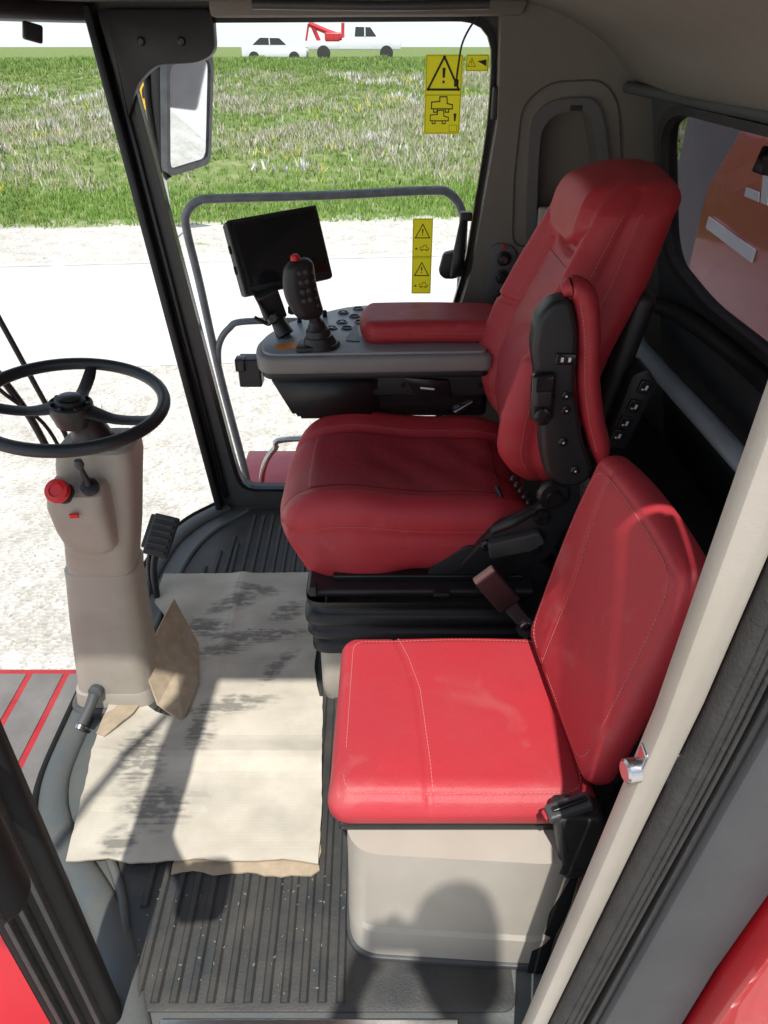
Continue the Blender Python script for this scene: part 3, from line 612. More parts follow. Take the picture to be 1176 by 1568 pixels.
Mb=T((.436,1.07,.725),0,.19,.08)
rbox('backrest',Mb,(.036,QY,QZ),.034,RED,ps,n=(2,60,70),k=6,deform=dpb)
stitches('back_seam_stitch',[Mb@Vector(dpb((-.0365,sy(-.23+.46*i/60)-.009,-.23+.46*i/60))) for i in range(61)],STITCH,ps)
bd=rpoly([(-QY+.033,-QZ+.033),(QY-.033,-QZ+.033),(QY-.033,QZ-.033),(-QY+.033,QZ-.033)],.05,6); bd.append(bd[0])
stitches('back_border_stitch',[Mb@Vector(dpb((-.0364,a,b))) for a,b in dense(bd)],STITCH,ps)
rbox('backrest_frame',Mb@Matrix.Translation((.042,0,-.02)),(.008,.20,.24),.006,BLK,ps)
prism('hinge_strip',rpoly([(.405,.36),(.44,.36),(.445,.52),(.41,.50)],.008),'xz',.87,1.30,BLK,ps,bev=.004)
pb=rpoly([(-.075,.79),(.345,.765),(.43,.85),(.43,1.29),(-.09,1.29)],[.07,.05,.03,.03,.03],8)
vs=[];N=len(pb)
lev=[(0,1.0,-.012),(.10,1.0,-.008),(.112,.993,-.004),(.36,.985,0)]
for z_,s_,dy in lev: vs+=[(.15+(x-.15)*s_,1.05+(y-1.05)*s_+dy,z_) for x,y in pb]
fs=[]
for i in range(len(lev)-1):
    for j in range(N): fs.append((i*N+j,i*N+(j+1)%N,(i+1)*N+(j+1)%N,(i+1)*N+j))
fs.append(tuple((len(lev)-1)*N+j for j in range(N)))
fixn(mk('pedestal',vs,fs,BEIGE,ps),.4)
prism('pedestal_foot',[(.15+(x-.15)*1.03,1.05+(y-1.05)*1.03-.012) for x,y in pb],'xy',.001,.018,DKTRIM,ps,bev=.006)
prism('hinge_cover',rpoly([(.305,.49),(.40,.485),(.415,.40),(.385,.30),(.345,.295),(.33,.36)],.02),'xz',.775,.835,BLK,ps,bev=.012,seg=3)
lathe('hinge_barrel',[(.028,0),(.03,.006),(.03,.07),(.026,.076)],(.335,.80,.335),(1,.1,-.15),BLK,ps,22)
rbox('hinge_strap',T((.335,.80,.492),0,-.25,.2),(.042,.016,.010),.006,DKTRIM,ps); rbox('hinge_strap_slot',T((.335,.80,.500),0,-.25,.2),(.034,.006,.006),.004,BLKG,ps)
sweep('lap_belt',[(.365,.80,.30),(.352,.775,.20),(.335,.77,.10),(.32,.74,.012)],.020,BLKM,ps,seg=12,flat=.12,up=(0,-1,0))
rbox('belt_end',T((.300,.80,.470),0,-.5,.3),(.008,.010,.010),.004,RED,ps)

# ============================================================ STEERING COLUMN
st=empty('steering_column',(-.72,1.47,.5))
def colm(name,secs,m):
    vs=[];fs=[]
    for (x,y,z,hx,hy,r) in secs:
        pl=rpoly([(x-hx,y-hy),(x+hx,y-hy),(x+hx,y+hy),(x-hx,y+hy)],r,6); k=len(pl); vs+=[(a,b,z) for a,b in pl]
    for i in range(len(secs)-1):
        for j in range(k): fs.append((i*k+j,i*k+(j+1)%k,(i+1)*k+(j+1)%k,(i+1)*k+j))
    fs.append(tuple(range(k))); fs.append(tuple((len(secs)-1)*k+j for j in range(k)))
    return fixn(mk(name,vs,fs,m,st),.5)
colm('column_lower',[(-.79,1.53,0,.122,.085,.05),(-.79,1.53,.02,.120,.085,.05),(-.79,1.53,.075,.112,.080,.05),(-.787,1.53,.08,.108,.077,.05),(-.775,1.53,.20,.105,.075,.05),(-.755,1.52,.36,.100,.070,.05),(-.738,1.51,.48,.094,.066,.05),(-.733,1.51,.515,.095,.066,.05),(-.732,1.51,.522,.090,.062,.05)],BEIGEC)
colm('column_upper',[(-.732,1.51,.50,.084,.060,.04),(-.725,1.50,.545,.086,.062,.04),(-.70,1.49,.65,.088,.064,.04),(-.675,1.48,.78,.090,.066,.04),(-.660,1.475,.85,.090,.068,.04),(-.655,1.475,.885,.086,.066,.04),(-.655,1.475,.892,.078,.058,.03)],BEIGEC)
colm('column_face',[(-.712,1.455,.60,.040,.03,.03),(-.707,1.425,.635,.060,.035,.03),(-.703,1.410,.70,.066,.04,.03),(-.698,1.400,.77,.068,.045,.03),(-.694,1.405,.805,.066,.045,.03),(-.692,1.415,.822,.060,.035,.02),(-.692,1.42,.826,.05,.025,.02)],BEIGEC)
colm('column_base_collar',[(-.79,1.53,.0,.135,.10,.06),(-.79,1.53,.022,.132,.097,.06),(-.79,1.53,.03,.122,.088,.05)],DKTRIM)
lathe('emergency_button',[(.014,0),(.014,.014),(.027,.016),(.028,.024),(.026,.030),(.015,.033),(.013,.030),(.002,.030)],(-.715,1.365,.815),(-.10,-.75,.65),KRED,st,24)
lathe('emergency_button_collar',[(.024,-.006),(.024,.004),(.016,.006)],(-.715,1.368,.812),(-.10,-.75,.65),BLK,st,20)
rbox('red_tag',T((-.695,1.347,.765),.2,0,.1),(.010,.003,.006),.002,KRED,st)
lathe('ignition_collar',[(.020,0),(.020,.012),(.012,.016)],(-.653,1.372,.822),(0,-.5,.85),BLK,st,20)
sweep('ignition_key',[(-.653,1.368,.83),(-.655,1.362,.86),(-.659,1.360,.885)],[.009,.006,.005],BLK,st)
lathe('key_fob',[(.008,-.010),(.011,0),(.008,.010)],(-.660,1.360,.890),(0,0,1),GREYP,st,12)
rbox('column_vent',T((-.595,1.49,.889),.0,.1,0),(.018,.030,.006),.004,BLKG,st)
sweep('column_tube',[(-.662,1.47,.88),(-.666,1.455,.94),(-.672,1.44,.975)],[.05,.036,.034],BLK,st,seg=18)
sweep('tilt_pedal',[(-.83,1.44,.09),(-.835,1.41,.075),(-.85,1.37,.05)],[.016,.015,.017],GREYP,st,seg=12)
lathe('tilt_pedal_end',[(.013,0),(.013,.01),(.006,.011)],(-.853,1.368,.045),(-.2,-.8,-.4),STEEL,st,14)
lathe('tilt_pedal_boss',[(.020,0),(.020,.02),(.012,.024)],(-.822,1.455,.10),(-.1,-1,.2),GREYP,st,16)
wc=Vector((-.678,1.43,1.002)); wn=Vector((.10,-.06,1)).normalized()
wu=Vector((1,0,-.10)).normalized(); wv=wn.cross(wu).normalized(); wu=wv.cross(wn)
sw=empty('steering_wheel',tuple(wc))
rim=[wc+(wu*math.cos(a)+wv*math.sin(a))*.195 for a in [2*math.pi*i/64 for i in range(64)]]
sweep('rim',rim,.0140,mat('wheel_rim',(.02,.025,.028),.38,bump=.15,bscale=500),sw,seg=16,closed=True,smooth=False)
for a,w_ in ((math.radians(-8),.018),(math.radians(188),.018),(math.radians(95),.015)):
    d=wu*math.cos(a)+wv*math.sin(a)
    sweep('spoke',[wc-wn*.012+d*.03,wc-wn*.022+d*.09,wc-wn*.016+d*.15,wc+d*.193],[.026,w_,w_,w_*.8],BLK,sw,seg=12,flat=.38,up=tuple(wn))
lathe('hub',[(.036,-.05),(.042,-.03),(.047,-.012),(.046,.0),(.041,.003),(.040,.0),(.032,0),(.032,.008),(.028,.012),(.012,.013)],wc,wn,BLK,sw,32)
lathe('hub_ring',[(.022,.012),(.024,.015),(.012,.017)],wc,wn,BLKG,sw,24)
for i in range(7):
    a=2*math.pi*i/7; lathe('hub_stud',[(.006,0),(.006,.006),(.004,.008)],wc+(wu*math.cos(a)+wv*math.sin(a))*.037-wn*.002,wn,BLKG,sw,10)
pe=empty('brake_pedal',(-.76,2.0,.2))
Mp=T((-.755,2.0,.255),.75,.1,-.25)
rbox('pad',Mp,(.045,.072,.009),.007,RUB,pe)
for i in range(6): rbox('pad_rib',Mp@Matrix.Translation((0,-.058+.023*i,.011)),(.038,.006,.005),.003,RUB,pe)
rbox('pad2',T((-.80,2.04,.245),.75,.1,-.25),(.020,.06,.009),.006,RUB,pe)
sweep('arm',[(-.77,2.01,.23),(-.80,1.99,.13),(-.80,1.96,.02)],.012,BLK,pe)
sweep('arm_b',[(-.80,2.04,.22),(-.82,2.0,.13),(-.82,1.98,.02)],.009,BLK,pe)

# ============================================================ CARDBOARD
cb=empty('cardboard_sheet',(-.45,1.5,.02))
def sheet(name,poly,z,m,cren,seed,jag=.0012,th=.005,grid=.02):
    rr=random.Random(seed); out=[]
    for i in range(len(poly)):
        a=Vector(poly[i]);b=Vector(poly[(i+1)%len(poly)]);L=(b-a).length;n=max(1,int(L/.02))
        nn=Vector((-(b-a).y,(b-a).x)).normalized()
        for k in range(n): out.append(a.lerp(b,k/n)+nn*(rr.uniform(-jag,jag) if k else 0))
    bm=bmesh.new(); bm.faces.new([bm.verts.new((p.x,p.y,0)) for p in out])
    xs=[p.x for p in out];ys=[p.y for p in out]
    g=min(xs)
    while g<max(xs):
        bmesh.ops.bisect_plane(bm,geom=bm.verts[:]+bm.edges[:]+bm.faces[:],plane_co=(g,0,0),plane_no=(1,0,0)); g+=grid
    g=min(ys)
    while g<max(ys):
        bmesh.ops.bisect_plane(bm,geom=bm.verts[:]+bm.edges[:]+bm.faces[:],plane_co=(0,g,0),plane_no=(0,1,0)); g+=grid
    for v in bm.verts: v.co.z=z+cren(v.co.x,v.co.y)
    r=bmesh.ops.extrude_face_region(bm,geom=bm.faces[:])
    for v in [q for q in r['geom'] if isinstance(q,bmesh.types.BMVert)]: v.co.z+=th
    bmesh.ops.recalc_face_normals(bm,faces=bm.faces)
    me=bpy.data.meshes.new(name); bm.to_mesh(me); bm.free(); me.materials.append(m); me.materials.append(CARDE)
    for p in me.polygons:
        if abs(p.normal.z)<.3: p.material_index=1
    o=bpy.data.objects.new(name,me); COL.objects.link(o); o.parent=cb; o.matrix_parent_inverse=Matrix.Translation(-Vector(cb.location))
def tent(d,w,h): return h*max(0,1-abs(d)/w)
def c1(x,y): return tent(y-1.28,.06,.012)+tent(y-1.14,.03,.006)*(x<-.45)-tent(x+.47,.03,.004)+.012*sst(-.72,-.80,x)+.005*sst(1.03,.96,y)*sst(-.5,-.2,x)+.001*math.sin(x*9+y*5)
def c2(x,y): return .001*math.sin(x*5+1)-tent(y-1.80,.03,.008)+tent(y-1.63,.06,.014)+tent(x+.52,.04,.009)
sheet('far_sheet',[(-.66,1.60),(-.60,1.40),(-.20,1.40),(-.185,1.46),(-.215,1.60),(-.22,2.10),(-.81,2.09),(-.80,1.93),(-.70,1.80),(-.66,1.68)],.018,CARD,c2,2)
sheet('near_sheet',[(-.752,.975),(-.655,.985),(-.60,.972),(-.45,.983),(-.38,.975),(-.30,.975),(-.24,.980),(-.155,.967),(-.158,1.12),(-.182,1.49),(-.42,1.51),(-.52,1.49),(-.575,1.40),(-.66,1.43),(-.70,1.46),(-.80,1.475),(-.80,1.36)],.026,CARD,c1,3)
sheet('under_layer',[(-.50,.952),(-.45,.962),(-.40,.950),(-.30,.955),(-.24,.945),(-.17,.948),(-.152,.962),(-.16,1.1),(-.50,1.1)],.014,CARDE,lambda x,y:.001*math.sin(x*20),5,jag=.004)
sheet('side_strip',[(-.800,1.34),(-.775,1.33),(-.72,1.42),(-.70,1.50),(-.76,1.475),(-.80,1.44)],.038,CARDE,lambda x,y:.004*math.sin(y*20),7)
# torn flap folded up against the steering column: two flat facets with a crease
fa=[(-.566,1.54,.030),(-.579,1.392,.026),(-.655,1.435,.055),(-.700,1.505,.135),(-.690,1.60,.165),(-.664,1.745,.190),(-.640,1.735,.120),(-.597,1.70,.040)]
vs=[Vector(p) for p in fa]+[Vector((-.628,1.56,.072)),Vector((-.632,1.65,.082))]
fcs=[(0,1,8),(1,2,8),(2,3,8),(3,4,9,8),(4,5,9),(5,6,9),(6,7,9),(7,0,8,9)]
k=len(vs); vs2=[v+Vector((.005,-.001,.004)) for v in vs]
fs=[f for f in fcs]+[tuple(i+k for i in reversed(f)) for f in fcs]+[(i,i+k,(i+1)%8+k,(i+1)%8) for i in range(8)]
fixn(mk('torn_flap',vs+vs2,fs,CARDE,cb,smooth=False))
# a few crumbs of grit on the mat
R=np.random.RandomState(21); P=[];F=[]
for i in range(60):
    x=R.uniform(-.55,-.08); y=R.uniform(.70,.95); a=R.uniform(0,3.14); L=R.uniform(.0012,.0035); w=R.uniform(.0008,.0018); z=.0152; k=len(P)
    for sx_,sy_ in ((-1,-1),(1,-1),(1,1),(-1,1)): P.append((x+math.cos(a)*L*sx_-math.sin(a)*w*sy_,y+math.sin(a)*L*sx_+math.cos(a)*w*sy_,z))
    P.append((x,y,z+.0015)); F+=[(k,k+1,k+4),(k+1,k+2,k+4),(k+2,k+3,k+4),(k+3,k,k+4)]
mk('floor_grit',P,F,mat('grit',(.24,.21,.16),.9,var=.4,vscale=50),cab,smooth=False)

# ============================================================ EXTERIOR OF MACHINE
hw=.150
mir=empty('side_mirror',(-.72,2.95,1.44))
nm=Vector((.90,-.33,-.20)).normalized(); exm=Vector((.33,.90,.035)).normalized()
eym=nm.cross(exm)
if eym.z<0: eym=-eym
Mi=frame((-.715,2.98,1.44),exm,eym)
if (Mi.to_3x3()@Vector((0,0,1))).dot(nm)<0: Mi=frame((-.715,2.98,1.44),-exm,eym)
rbox('housing',Mi@Matrix.Translation((0,0,-.030)),(hw,.190,.034),.03,BLK,mir,k=4)
mo=rpoly([(-hw,-.19),(hw,-.19),(hw,.19),(-hw,.19)],.045,6); mi_=rpoly([(-hw+.02,-.168),(hw-.02,-.168),(hw-.02,.168),(-hw+.02,.168)],.035,6)
ring('bezel',mo,mi_,(0,0),'xy',-.012,.014,RAIL,mir,80,M=Mi)
prism('glass',mi_,'xy',.004,.007,MIRR,mir,bev=0,M=Mi)
sweep('arm',[(-.80,2.88,1.66),(-.815,2.86,1.45),(-.80,2.88,1.27),(-.79,2.88,1.24)],.014,BLK,mir)
sweep('arm_top',[(-.80,2.88,1.64),(-.83,2.80,1.67),(-.86,2.66,1.70)],.014,BLK,mir)
m2=empty('added_shade_mirror',(-.78,.20,1.45))  # near-side mirror, out of view, added to shade the left of the floor
Mi2=frame((-.90,.14,1.42),Vector((.93,-.35,0)),Vector((0,0,1)))
rbox('housing',Mi2@Matrix.Translation((0,0,.030)),(hw,.19,.034),.03,BLK,m2,k=4)
ring('bezel',mo,mi_,(0,0),'xy',-.014,.012,RAIL,m2,80,M=Mi2)
prism('glass',mi_,'xy',-.007,-.004,MIRR,m2,bev=0,M=Mi2)
sweep('arm_top',[(-.82,.16,1.62),(-.74,.35,1.70),(-.60,.62,1.72)],.014,BLK,m2)
rl=empty('access_handrail',(-.3,2.9,.6))
sweep('top_rail',[(-.62,2.9,-.30),(-.645,2.9,.0),(-.70,2.9,.45),(-.735,2.9,.85),(-.757,2.9,1.06),(-.745,2.9,1.12),(-.70,2.9,1.158),(-.62,2.9,1.168),(-.2,2.9,1.18),(.16,2.9,1.196),(.245,2.9,1.185),(.295,2.9,1.12),(.305,2.9,1.0),(.31,2.9,.3)],.0165,RAIL,rl,seg=14,n=8)
sweep('mid_rail',[(-.705,2.9,.50),(-.69,2.9,.60),(-.64,2.9,.67),(-.56,2.9,.70),(-.2,2.9,.70),(.30,2.9,.70)],.014,RAIL,rl,seg=12)
sweep('low_rail',[(-.60,2.92,-.2),(-.56,2.92,.0),(-.50,2.92,.10),(-.42,2.92,.15),(.2,2.92,.16)],.014,STEEL,rl,seg=12)
rbox('rail_platform',(-.2,3.0,-.12),(.5,.28,.02),.01,REDPAINT,rl)
wi=empty('windshield_wiper',(-1.0,1.9,.9))
sweep('arm',[(-1.10,1.86,1.35),(-1.05,1.90,1.10),(-1.0,1.96,.75),(-.98,1.99,.62),(-.97,2.0,.3)],.008,BLK,wi,seg=8)
sweep('blade',[(-1.14,1.84,1.10),(-1.09,1.88,.93),(-1.04,1.91,.76),(-1.02,1.94,.60)],.011,BLK,wi,seg=8)
sweep('second_arm',[(-1.10,1.80,1.0),(-1.07,1.86,.85),(-1.02,1.95,.70),(-.99,1.97,.55)],.006,BLK,wi,seg=8)
fh=empty('feeder_house',(-1.6,1.2,-.6))
rbox('housing',(-1.75,1.25,-.75),(.85,.90,.24),.03,REDDECK,fh)
for i in range(8):
    x=-1.02-.15*i-.055
    rbox('grip_strip',(x,1.585,-.508),(.062,.52,.003),.002,GRIP,fh)
rbox('crossbar',(-.93,1.3,-.47),(.025,.9,.025),.01,DKTRIM,fh)
rbox('front_panel',(-1.15,.70,-.42),(.55,.35,.06),.04,REDPAINT,fh)
gt=empty('grain_tank',(2.6,1.8,.6))
prism('tank_side',rpoly([(-1,.42),(4.25,.42),(4.25,1.0),(3.9,1.42),(-1,1.42)],.08),'yz',1.75,3.6,REDPAINT,gt,bev=.03)
prism('tank_extension',rpoly([(-1,1.45),(5.2,1.45),(5.6,2.6),(-1.2,2.6)],.04),'yz',1.80,3.5,mat('tank_grey',(.26,.24,.25),.5,var=.1),gt,bev=.02)
prism('rear_reflection_panel',rpoly([(4.2,.42),(5.4,.42),(5.4,1.44),(4.2,1.44)],.04),'yz',2.0,3.5,mat('window_reflection_mauve',(.22,.20,.21),.5,var=.15),gt,bev=.02)  # mauve panel paints the interior's reflection in the rear window
rbox('chassis_frame',(2.6,1.6,.0),(.7,2.2,.4),.05,BLKM,gt)
prism('white_decal',[(3.5,.785),(4.1,.82),(4.1,.88),(3.5,.845)],'yz',1.742,1.748,WPAINT,gt,bev=0)
for i,(y0,z0) in enumerate(((3.50,1.04),(3.10,1.04),(2.7,1.04),(2.3,1.04))):
    prism('letter_decal',[(y0,z0),(y0+.07,z0),(y0+.16,z0+.22),(y0+.09,z0+.22)],'yz',1.742,1.748,WPAINT,gt,bev=0); prism('letter_bar',[(y0+.08,z0),(y0+.24,z0),(y0+.24,z0+.04),(y0+.10,z0+.04)],'yz',1.738,1.741,WPAINT,gt,bev=0)
lp=empty('door_landing',(0,-.3,-.05))
rbox('deck',(0,-.35,-.06),(.65,.62,.025),.01,DKTRIM,lp)
for i in range(12): rbox('tread_bar',(0,-.9+.1*i,-.031),(.62,.012,.005),.003,STEEL,lp)
for x in (-.62,.62): sweep('landing_rail',[(x,-.95,-.06),(x,-.95,.9),(x,-.90,.98),(x,-.2,1.0)],.018,RAIL,lp,seg=12)

# ============================================================ PHOTOGRAPHER (stands on the landing; casts the shadow seen on the seat base)
ph=empty('photographer',(.14,-.4,0))
def skin(name,V,E,R,m,sub=2,root=0):
    me=bpy.data.meshes.new(name); me.from_pydata(V,E,[]); o=bpy.data.objects.new(name,me); COL.objects.link(o)
    md=o.modifiers.new('s','SKIN'); md.use_smooth_shade=True
    for i,r in enumerate(R):
        sv=me.skin_vertices[0].data[i]; sv.radius=(r,r) if not isinstance(r,tuple) else r; sv.use_root=(i==root)
    sb=o.modifiers.new('u','SUBSURF'); sb.levels=sub; sb.render_levels=sub
    dg=bpy.context.evaluated_depsgraph_get(); nm_=bpy.data.meshes.new_from_object(o.evaluated_get(dg)); bpy.data.objects.remove(o)
    nm_.materials.clear()
    for q in (m if isinstance(m,list) else [m]): nm_.materials.append(q)
    ob=bpy.data.objects.new(name,nm_); COL.objects.link(ob); ob.parent=ph; ob.matrix_parent_inverse=Matrix.Translation(-Vector(ph.location))
    for p in nm_.polygons: p.use_smooth=True
    return ob
SKIN=mat('skin',(.50,.30,.22),.5,var=.08); SHIRT=mat('blue_shirt',(.08,.13,.25),.85,bump=.4,bscale=300,var=.1); JEAN=mat('denim',(.05,.07,.13),.9,bump=.5,bscale=400,var=.2); HAIR=mat('brown_hair',(.05,.03,.02),.7,bump=1,bscale=200); SHOE=mat('brown_boot',(.06,.035,.02),.6)
PXc=.13
V=[(PXc,-.52,.93),(PXc,-.49,1.10),(PXc,-.42,1.30),(PXc,-.33,1.48),(PXc,-.27,1.57),(PXc,-.22,1.66),
   (PXc-.10,-.53,.86),(PXc-.11,-.48,.46),(PXc-.12,-.52,.04),(PXc-.13,-.40,.0),
   (PXc+.10,-.53,.86),(PXc+.11,-.48,.46),(PXc+.12,-.52,.04),(PXc+.13,-.40,.0),
   (PXc-.17,-.34,1.46),(PXc-.27,-.20,1.27),(PXc-.22,-.10,1.50),
   (PXc+.17,-.34,1.46),(PXc+.20,-.20,1.25),(PXc-.04,-.10,1.52)]
E=[(0,1),(1,2),(2,3),(3,4),(4,5),(0,6),(6,7),(7,8),(8,9),(0,10),(10,11),(11,12),(12,13),(3,14),(14,15),(15,16),(3,17),(17,18),(18,19)]
R_=[(.15,.11),(.145,.105),(.155,.11),(.12,.09),.060,.055,.095,.062,.045,.04,.095,.062,.045,.04,.065,.045,.032,.065,.045,.032]
b_=skin('body',V,E,R_,[SHIRT,JEAN,SKIN,SHOE])
for p in b_.data.polygons:
    c_=p.center
    arm=(abs(c_.x-PXc)>.12 and c_.y>-.28 and c_.z>1.2) or (c_.y>-.20 and c_.z>1.2 and c_.z<1.6)
    p.material_index=3 if c_.z<.09 else 1 if c_.z<.97 else 2 if (c_.z>1.56 or (arm and c_.y>-.17)) else 0
def dhead(w):
    x,y,z=w; t=z/.12
    x*=1-.18*sst(0,-1,t); y*=1-.06*sst(0,-1,t)
    if y>0:
        y+=.024*gz(x,.013)*gz(z+.012,.020)
        y+=.006*gz(x,.020)*gz(z+.052,.010)
        y-=.010*(gz(abs(x)-.032,.012))*gz(z-.012,.012)
        y+=.008*gz(x,.025)*gz(z+.095,.02)
    return (x,y,z)
Mh=T((PXc,-.165,1.79),-.45,0,.25)
rbox('head',Mh,(.078,.098,.120),.075,SKIN,ph,n=(14,8,20),k=10,deform=dhead)
for s_ in (-1,1):
    rbox('ear',Mh@Matrix.Translation((s_*.078,-.005,.0)),(.008,.020,.032),.0075,SKIN,ph,k=3)
    lathe('eye',[(.004,-.003),(.011,.0),(.010,.004),(.003,.007)],Mh@Vector((s_*.032,.083,.012)),Mh.to_3x3()@Vector((0,1,0)),WHITE,ph,14); lathe('iris',[(.005,0),(.004,.0012)],Mh@Vector((s_*.032,.0895,.012)),Mh.to_3x3()@Vector((0,1,0)),HAIR,ph,12)
def dhair(w):
    x,y,z=w
    if z<.02 and y>-.02: z=.02+(z-.02)*.1
    if y>.03 and z<.06: y=.03+(y-.03)*.2
    return (x,y,z)
rbox('hair',Mh@Matrix.Translation((0,-.008,.012)),(.086,.102,.122),.082,HAIR,ph,n=(8,8,8),k=8,deform=dhair)
for sg,(wx,wy,wz) in ((-1,(PXc-.22,-.10,1.50)),(1,(PXc-.04,-.10,1.52))):
    tgt=-.055 if sg<0 else .060
    Vh=[(wx,wy,wz),((wx+tgt)/2,-.085,1.575),(tgt,-.072,1.615)]; Eh=[(0,1),(1,2)]; Rh=[.026,(.034,.020),(.036,.018)]
    skin('palm',Vh,Eh,Rh,SKIN,2)
    for f in range(4):
        a=f*.019; L=[.9,1,.95,.75][f]
        p0=Vector((tgt,-.070,1.600+a)); p1=p0+Vector((sg*-.004,.030*L,.004)); p2=p1+Vector((sg*-.022*L,.012,.003)); p3=p2+Vector((sg*-.020*L,-.002,0))
        skin('finger',[tuple(p0),tuple(p1),tuple(p2),tuple(p3)],[(0,1),(1,2),(2,3)],[.0095,.0088,.008,.0068],SKIN,2)
    p0=Vector((tgt,-.078,1.605)); skin('thumb',[tuple(p0),tuple(p0+Vector((sg*-.012,-.022,.012))),tuple(p0+Vector((sg*-.030,-.026,.022)))],[(0,1),(1,2)],[.012,.0105,.008],SKIN,2)
cc=empty('compact_camera',(0,-.05,1.65))
rbox('body',T((0,-.055,1.648),-.55,0,0),(.050,.013,.030),.008,BLK,cc,k=3)
lathe('lens_barrel',[(.024,0),(.024,.018),(.021,.019),(.021,.030),(.017,.031)],(0,-.046,1.650),(0,.84,-.54),BLKG,cc,24)

# ============================================================ TERRAIN
GZ=-1.9
CREST=2.78
def gh(x,y):
    s=y-.10*x
    t=min(1,max(0,(s-18.6)/31.0))
    h=CREST*(t**.85)
    if s>18.6: h+=.10*math.sin(x*.7+s*.4)*min(1,t*6)+.07*math.sin(x*1.9-s*1.1)*min(1,t*6)
    if s>49.6: h=CREST
    return GZ+h
xs=sorted(set([-400,-200,-100,-60]+[-45+ i*.75 for i in range(121)]+[60,100,200,400])); ys=sorted(set([-200,-80,-30,-10]+[-6+i*1.5 for i in range(15)]+[16.5+i*.6 for i in range(62)]+[55,60,80,120,250,500]))
vs=[(x,y,gh(x,y)) for y in ys for x in xs]; nx=len(xs)
fs=[(j*nx+i,j*nx+i+1,(j+1)*nx+i+1,(j+1)*nx+i) for j in range(len(ys)-1) for i in range(nx-1)]
G=bpy.data.materials.new('ground_gravel_grass'); n,l=nodes(G); b=n['Principled BSDF']; b.inputs['Roughness'].default_value=.95; b.inputs['Specular IOR Level'].default_value=.1
tc=n.new('ShaderNodeTexCoord'); sp=n.new('ShaderNodeSeparateXYZ'); l.new(tc.outputs['Object'],sp.inputs[0])
def math_(op,a,bb,c=None):
    q=n.new('ShaderNodeMath'); q.operation=op
    for i,v in enumerate((a,bb,c)):
        if v is None: continue
        if isinstance(v,(int,float)): q.inputs[i].default_value=v
        else: l.new(v,q.inputs[i])
    return q.outputs[0]
def noise(sc,det=6,vec=None):
    q=n.new('ShaderNodeTexNoise'); q.inputs['Scale'].default_value=sc; q.inputs['Detail'].default_value=det; l.new(vec or tc.outputs['Object'],q.inputs['Vector']); return q.outputs['Fac']
def ramp(f,st):
    q=n.new('ShaderNodeValToRGB'); e=q.color_ramp.elements
    while len(e)<len(st): e.new(.5)
    for i,(p,c_) in enumerate(st): e[i].position=p; e[i].color=(*c_,1)
    l.new(f,q.inputs[0]); return q.outputs[0]
def mixc(f,a,bb):
    q=n.new('ShaderNodeMix'); q.data_type='RGBA'; l.new(f,q.inputs[0]); l.new(a,q.inputs[6]); l.new(bb,q.inputs[7]); return q.outputs[2]
s_=math_('SUBTRACT',sp.outputs[1],math_('MULTIPLY',sp.outputs[0],.10))
vo=n.new('ShaderNodeTexVoronoi'); vo.inputs['Scale'].default_value=26; l.new(tc.outputs['Object'],vo.inputs['Vector'])
gr1=ramp(vo.outputs['Color'],[(.1,(.33,.30,.25)),(.5,(.60,.565,.51)),(.9,(.78,.755,.71))])
gr2=ramp(noise(3),[(.35,(.47,.435,.375)),(.65,(.74,.71,.65))])
gm_=n.new('ShaderNodeMix'); gm_.data_type='RGBA'; gm_.inputs[0].default_value=.5; l.new(gr1,gm_.inputs[6]); l.new(gr2,gm_.inputs[7])
weed=math_('GREATER_THAN',math_('ADD',noise(1.1,3),math_('MULTIPLY',noise(9,3),.25)),.84)
wcol=ramp(noise(20),[(.3,(.20,.26,.10)),(.7,(.48,.47,.30))])
grav=mixc(weed,gm_.outputs[2],wcol)
gcol=ramp(noise(2.2),[(.30,(.12,.19,.04)),(.5,(.18,.24,.08)),(.68,(.32,.31,.17))])
edge=n.new('ShaderNodeMapRange'); l.new(math_('ADD',s_,math_('MULTIPLY',noise(1.5),1.6)),edge.inputs['Value']); edge.inputs['From Min'].default_value=19.1; edge.inputs['From Max'].default_value=19.6
l.new(mixc(edge.outputs[0],grav,gcol),b.inputs['Base Color'])
bp=n.new('ShaderNodeBump'); bp.inputs['Strength'].default_value=.8; bp.inputs['Distance'].default_value=.02; l.new(vo.outputs['Distance'],bp.inputs['Height']); l.new(bp.outputs[0],b.inputs['Normal'])
mk('ground',vs,fs,G,smooth=True)
RD=mat('road_concrete',(.66,.64,.61),.9,bump=.4,bscale=60,var=.12,vscale=.8)
vs=[];fs=[]
for i in range(41):
    x=-200+i*10
    for s in (9.3,15.0): vs.append((x,s+.10*x,GZ+.006))
for i in range(40): fs.append((2*i,2*i+2,2*i+3,2*i+1))
mk('road',vs,fs,RD,smooth=False)
vs=[];fs=[]
for i in range(41):
    x=-200+i*10
    for s in (14.72,14.80): vs.append((x,s+.10*x,GZ+.010))
for i in range(40): fs.append((2*i,2*i+2,2*i+3,2*i+1))
mk('road_edge_line',vs,fs,mat('faded_line',(.50,.49,.47),.9,var=.3,vscale=4),smooth=False)
GRM=bpy.data.materials.new('grass_blades'); n,l=nodes(GRM); b=n['Principled BSDF']; b.inputs['Roughness'].default_value=.7; b.inputs['Specular IOR Level'].default_value=.2
at=n.new('ShaderNodeAttribute'); at.attribute_name='Col'; l.new(at.outputs['Color'],b.inputs['Base Color'])
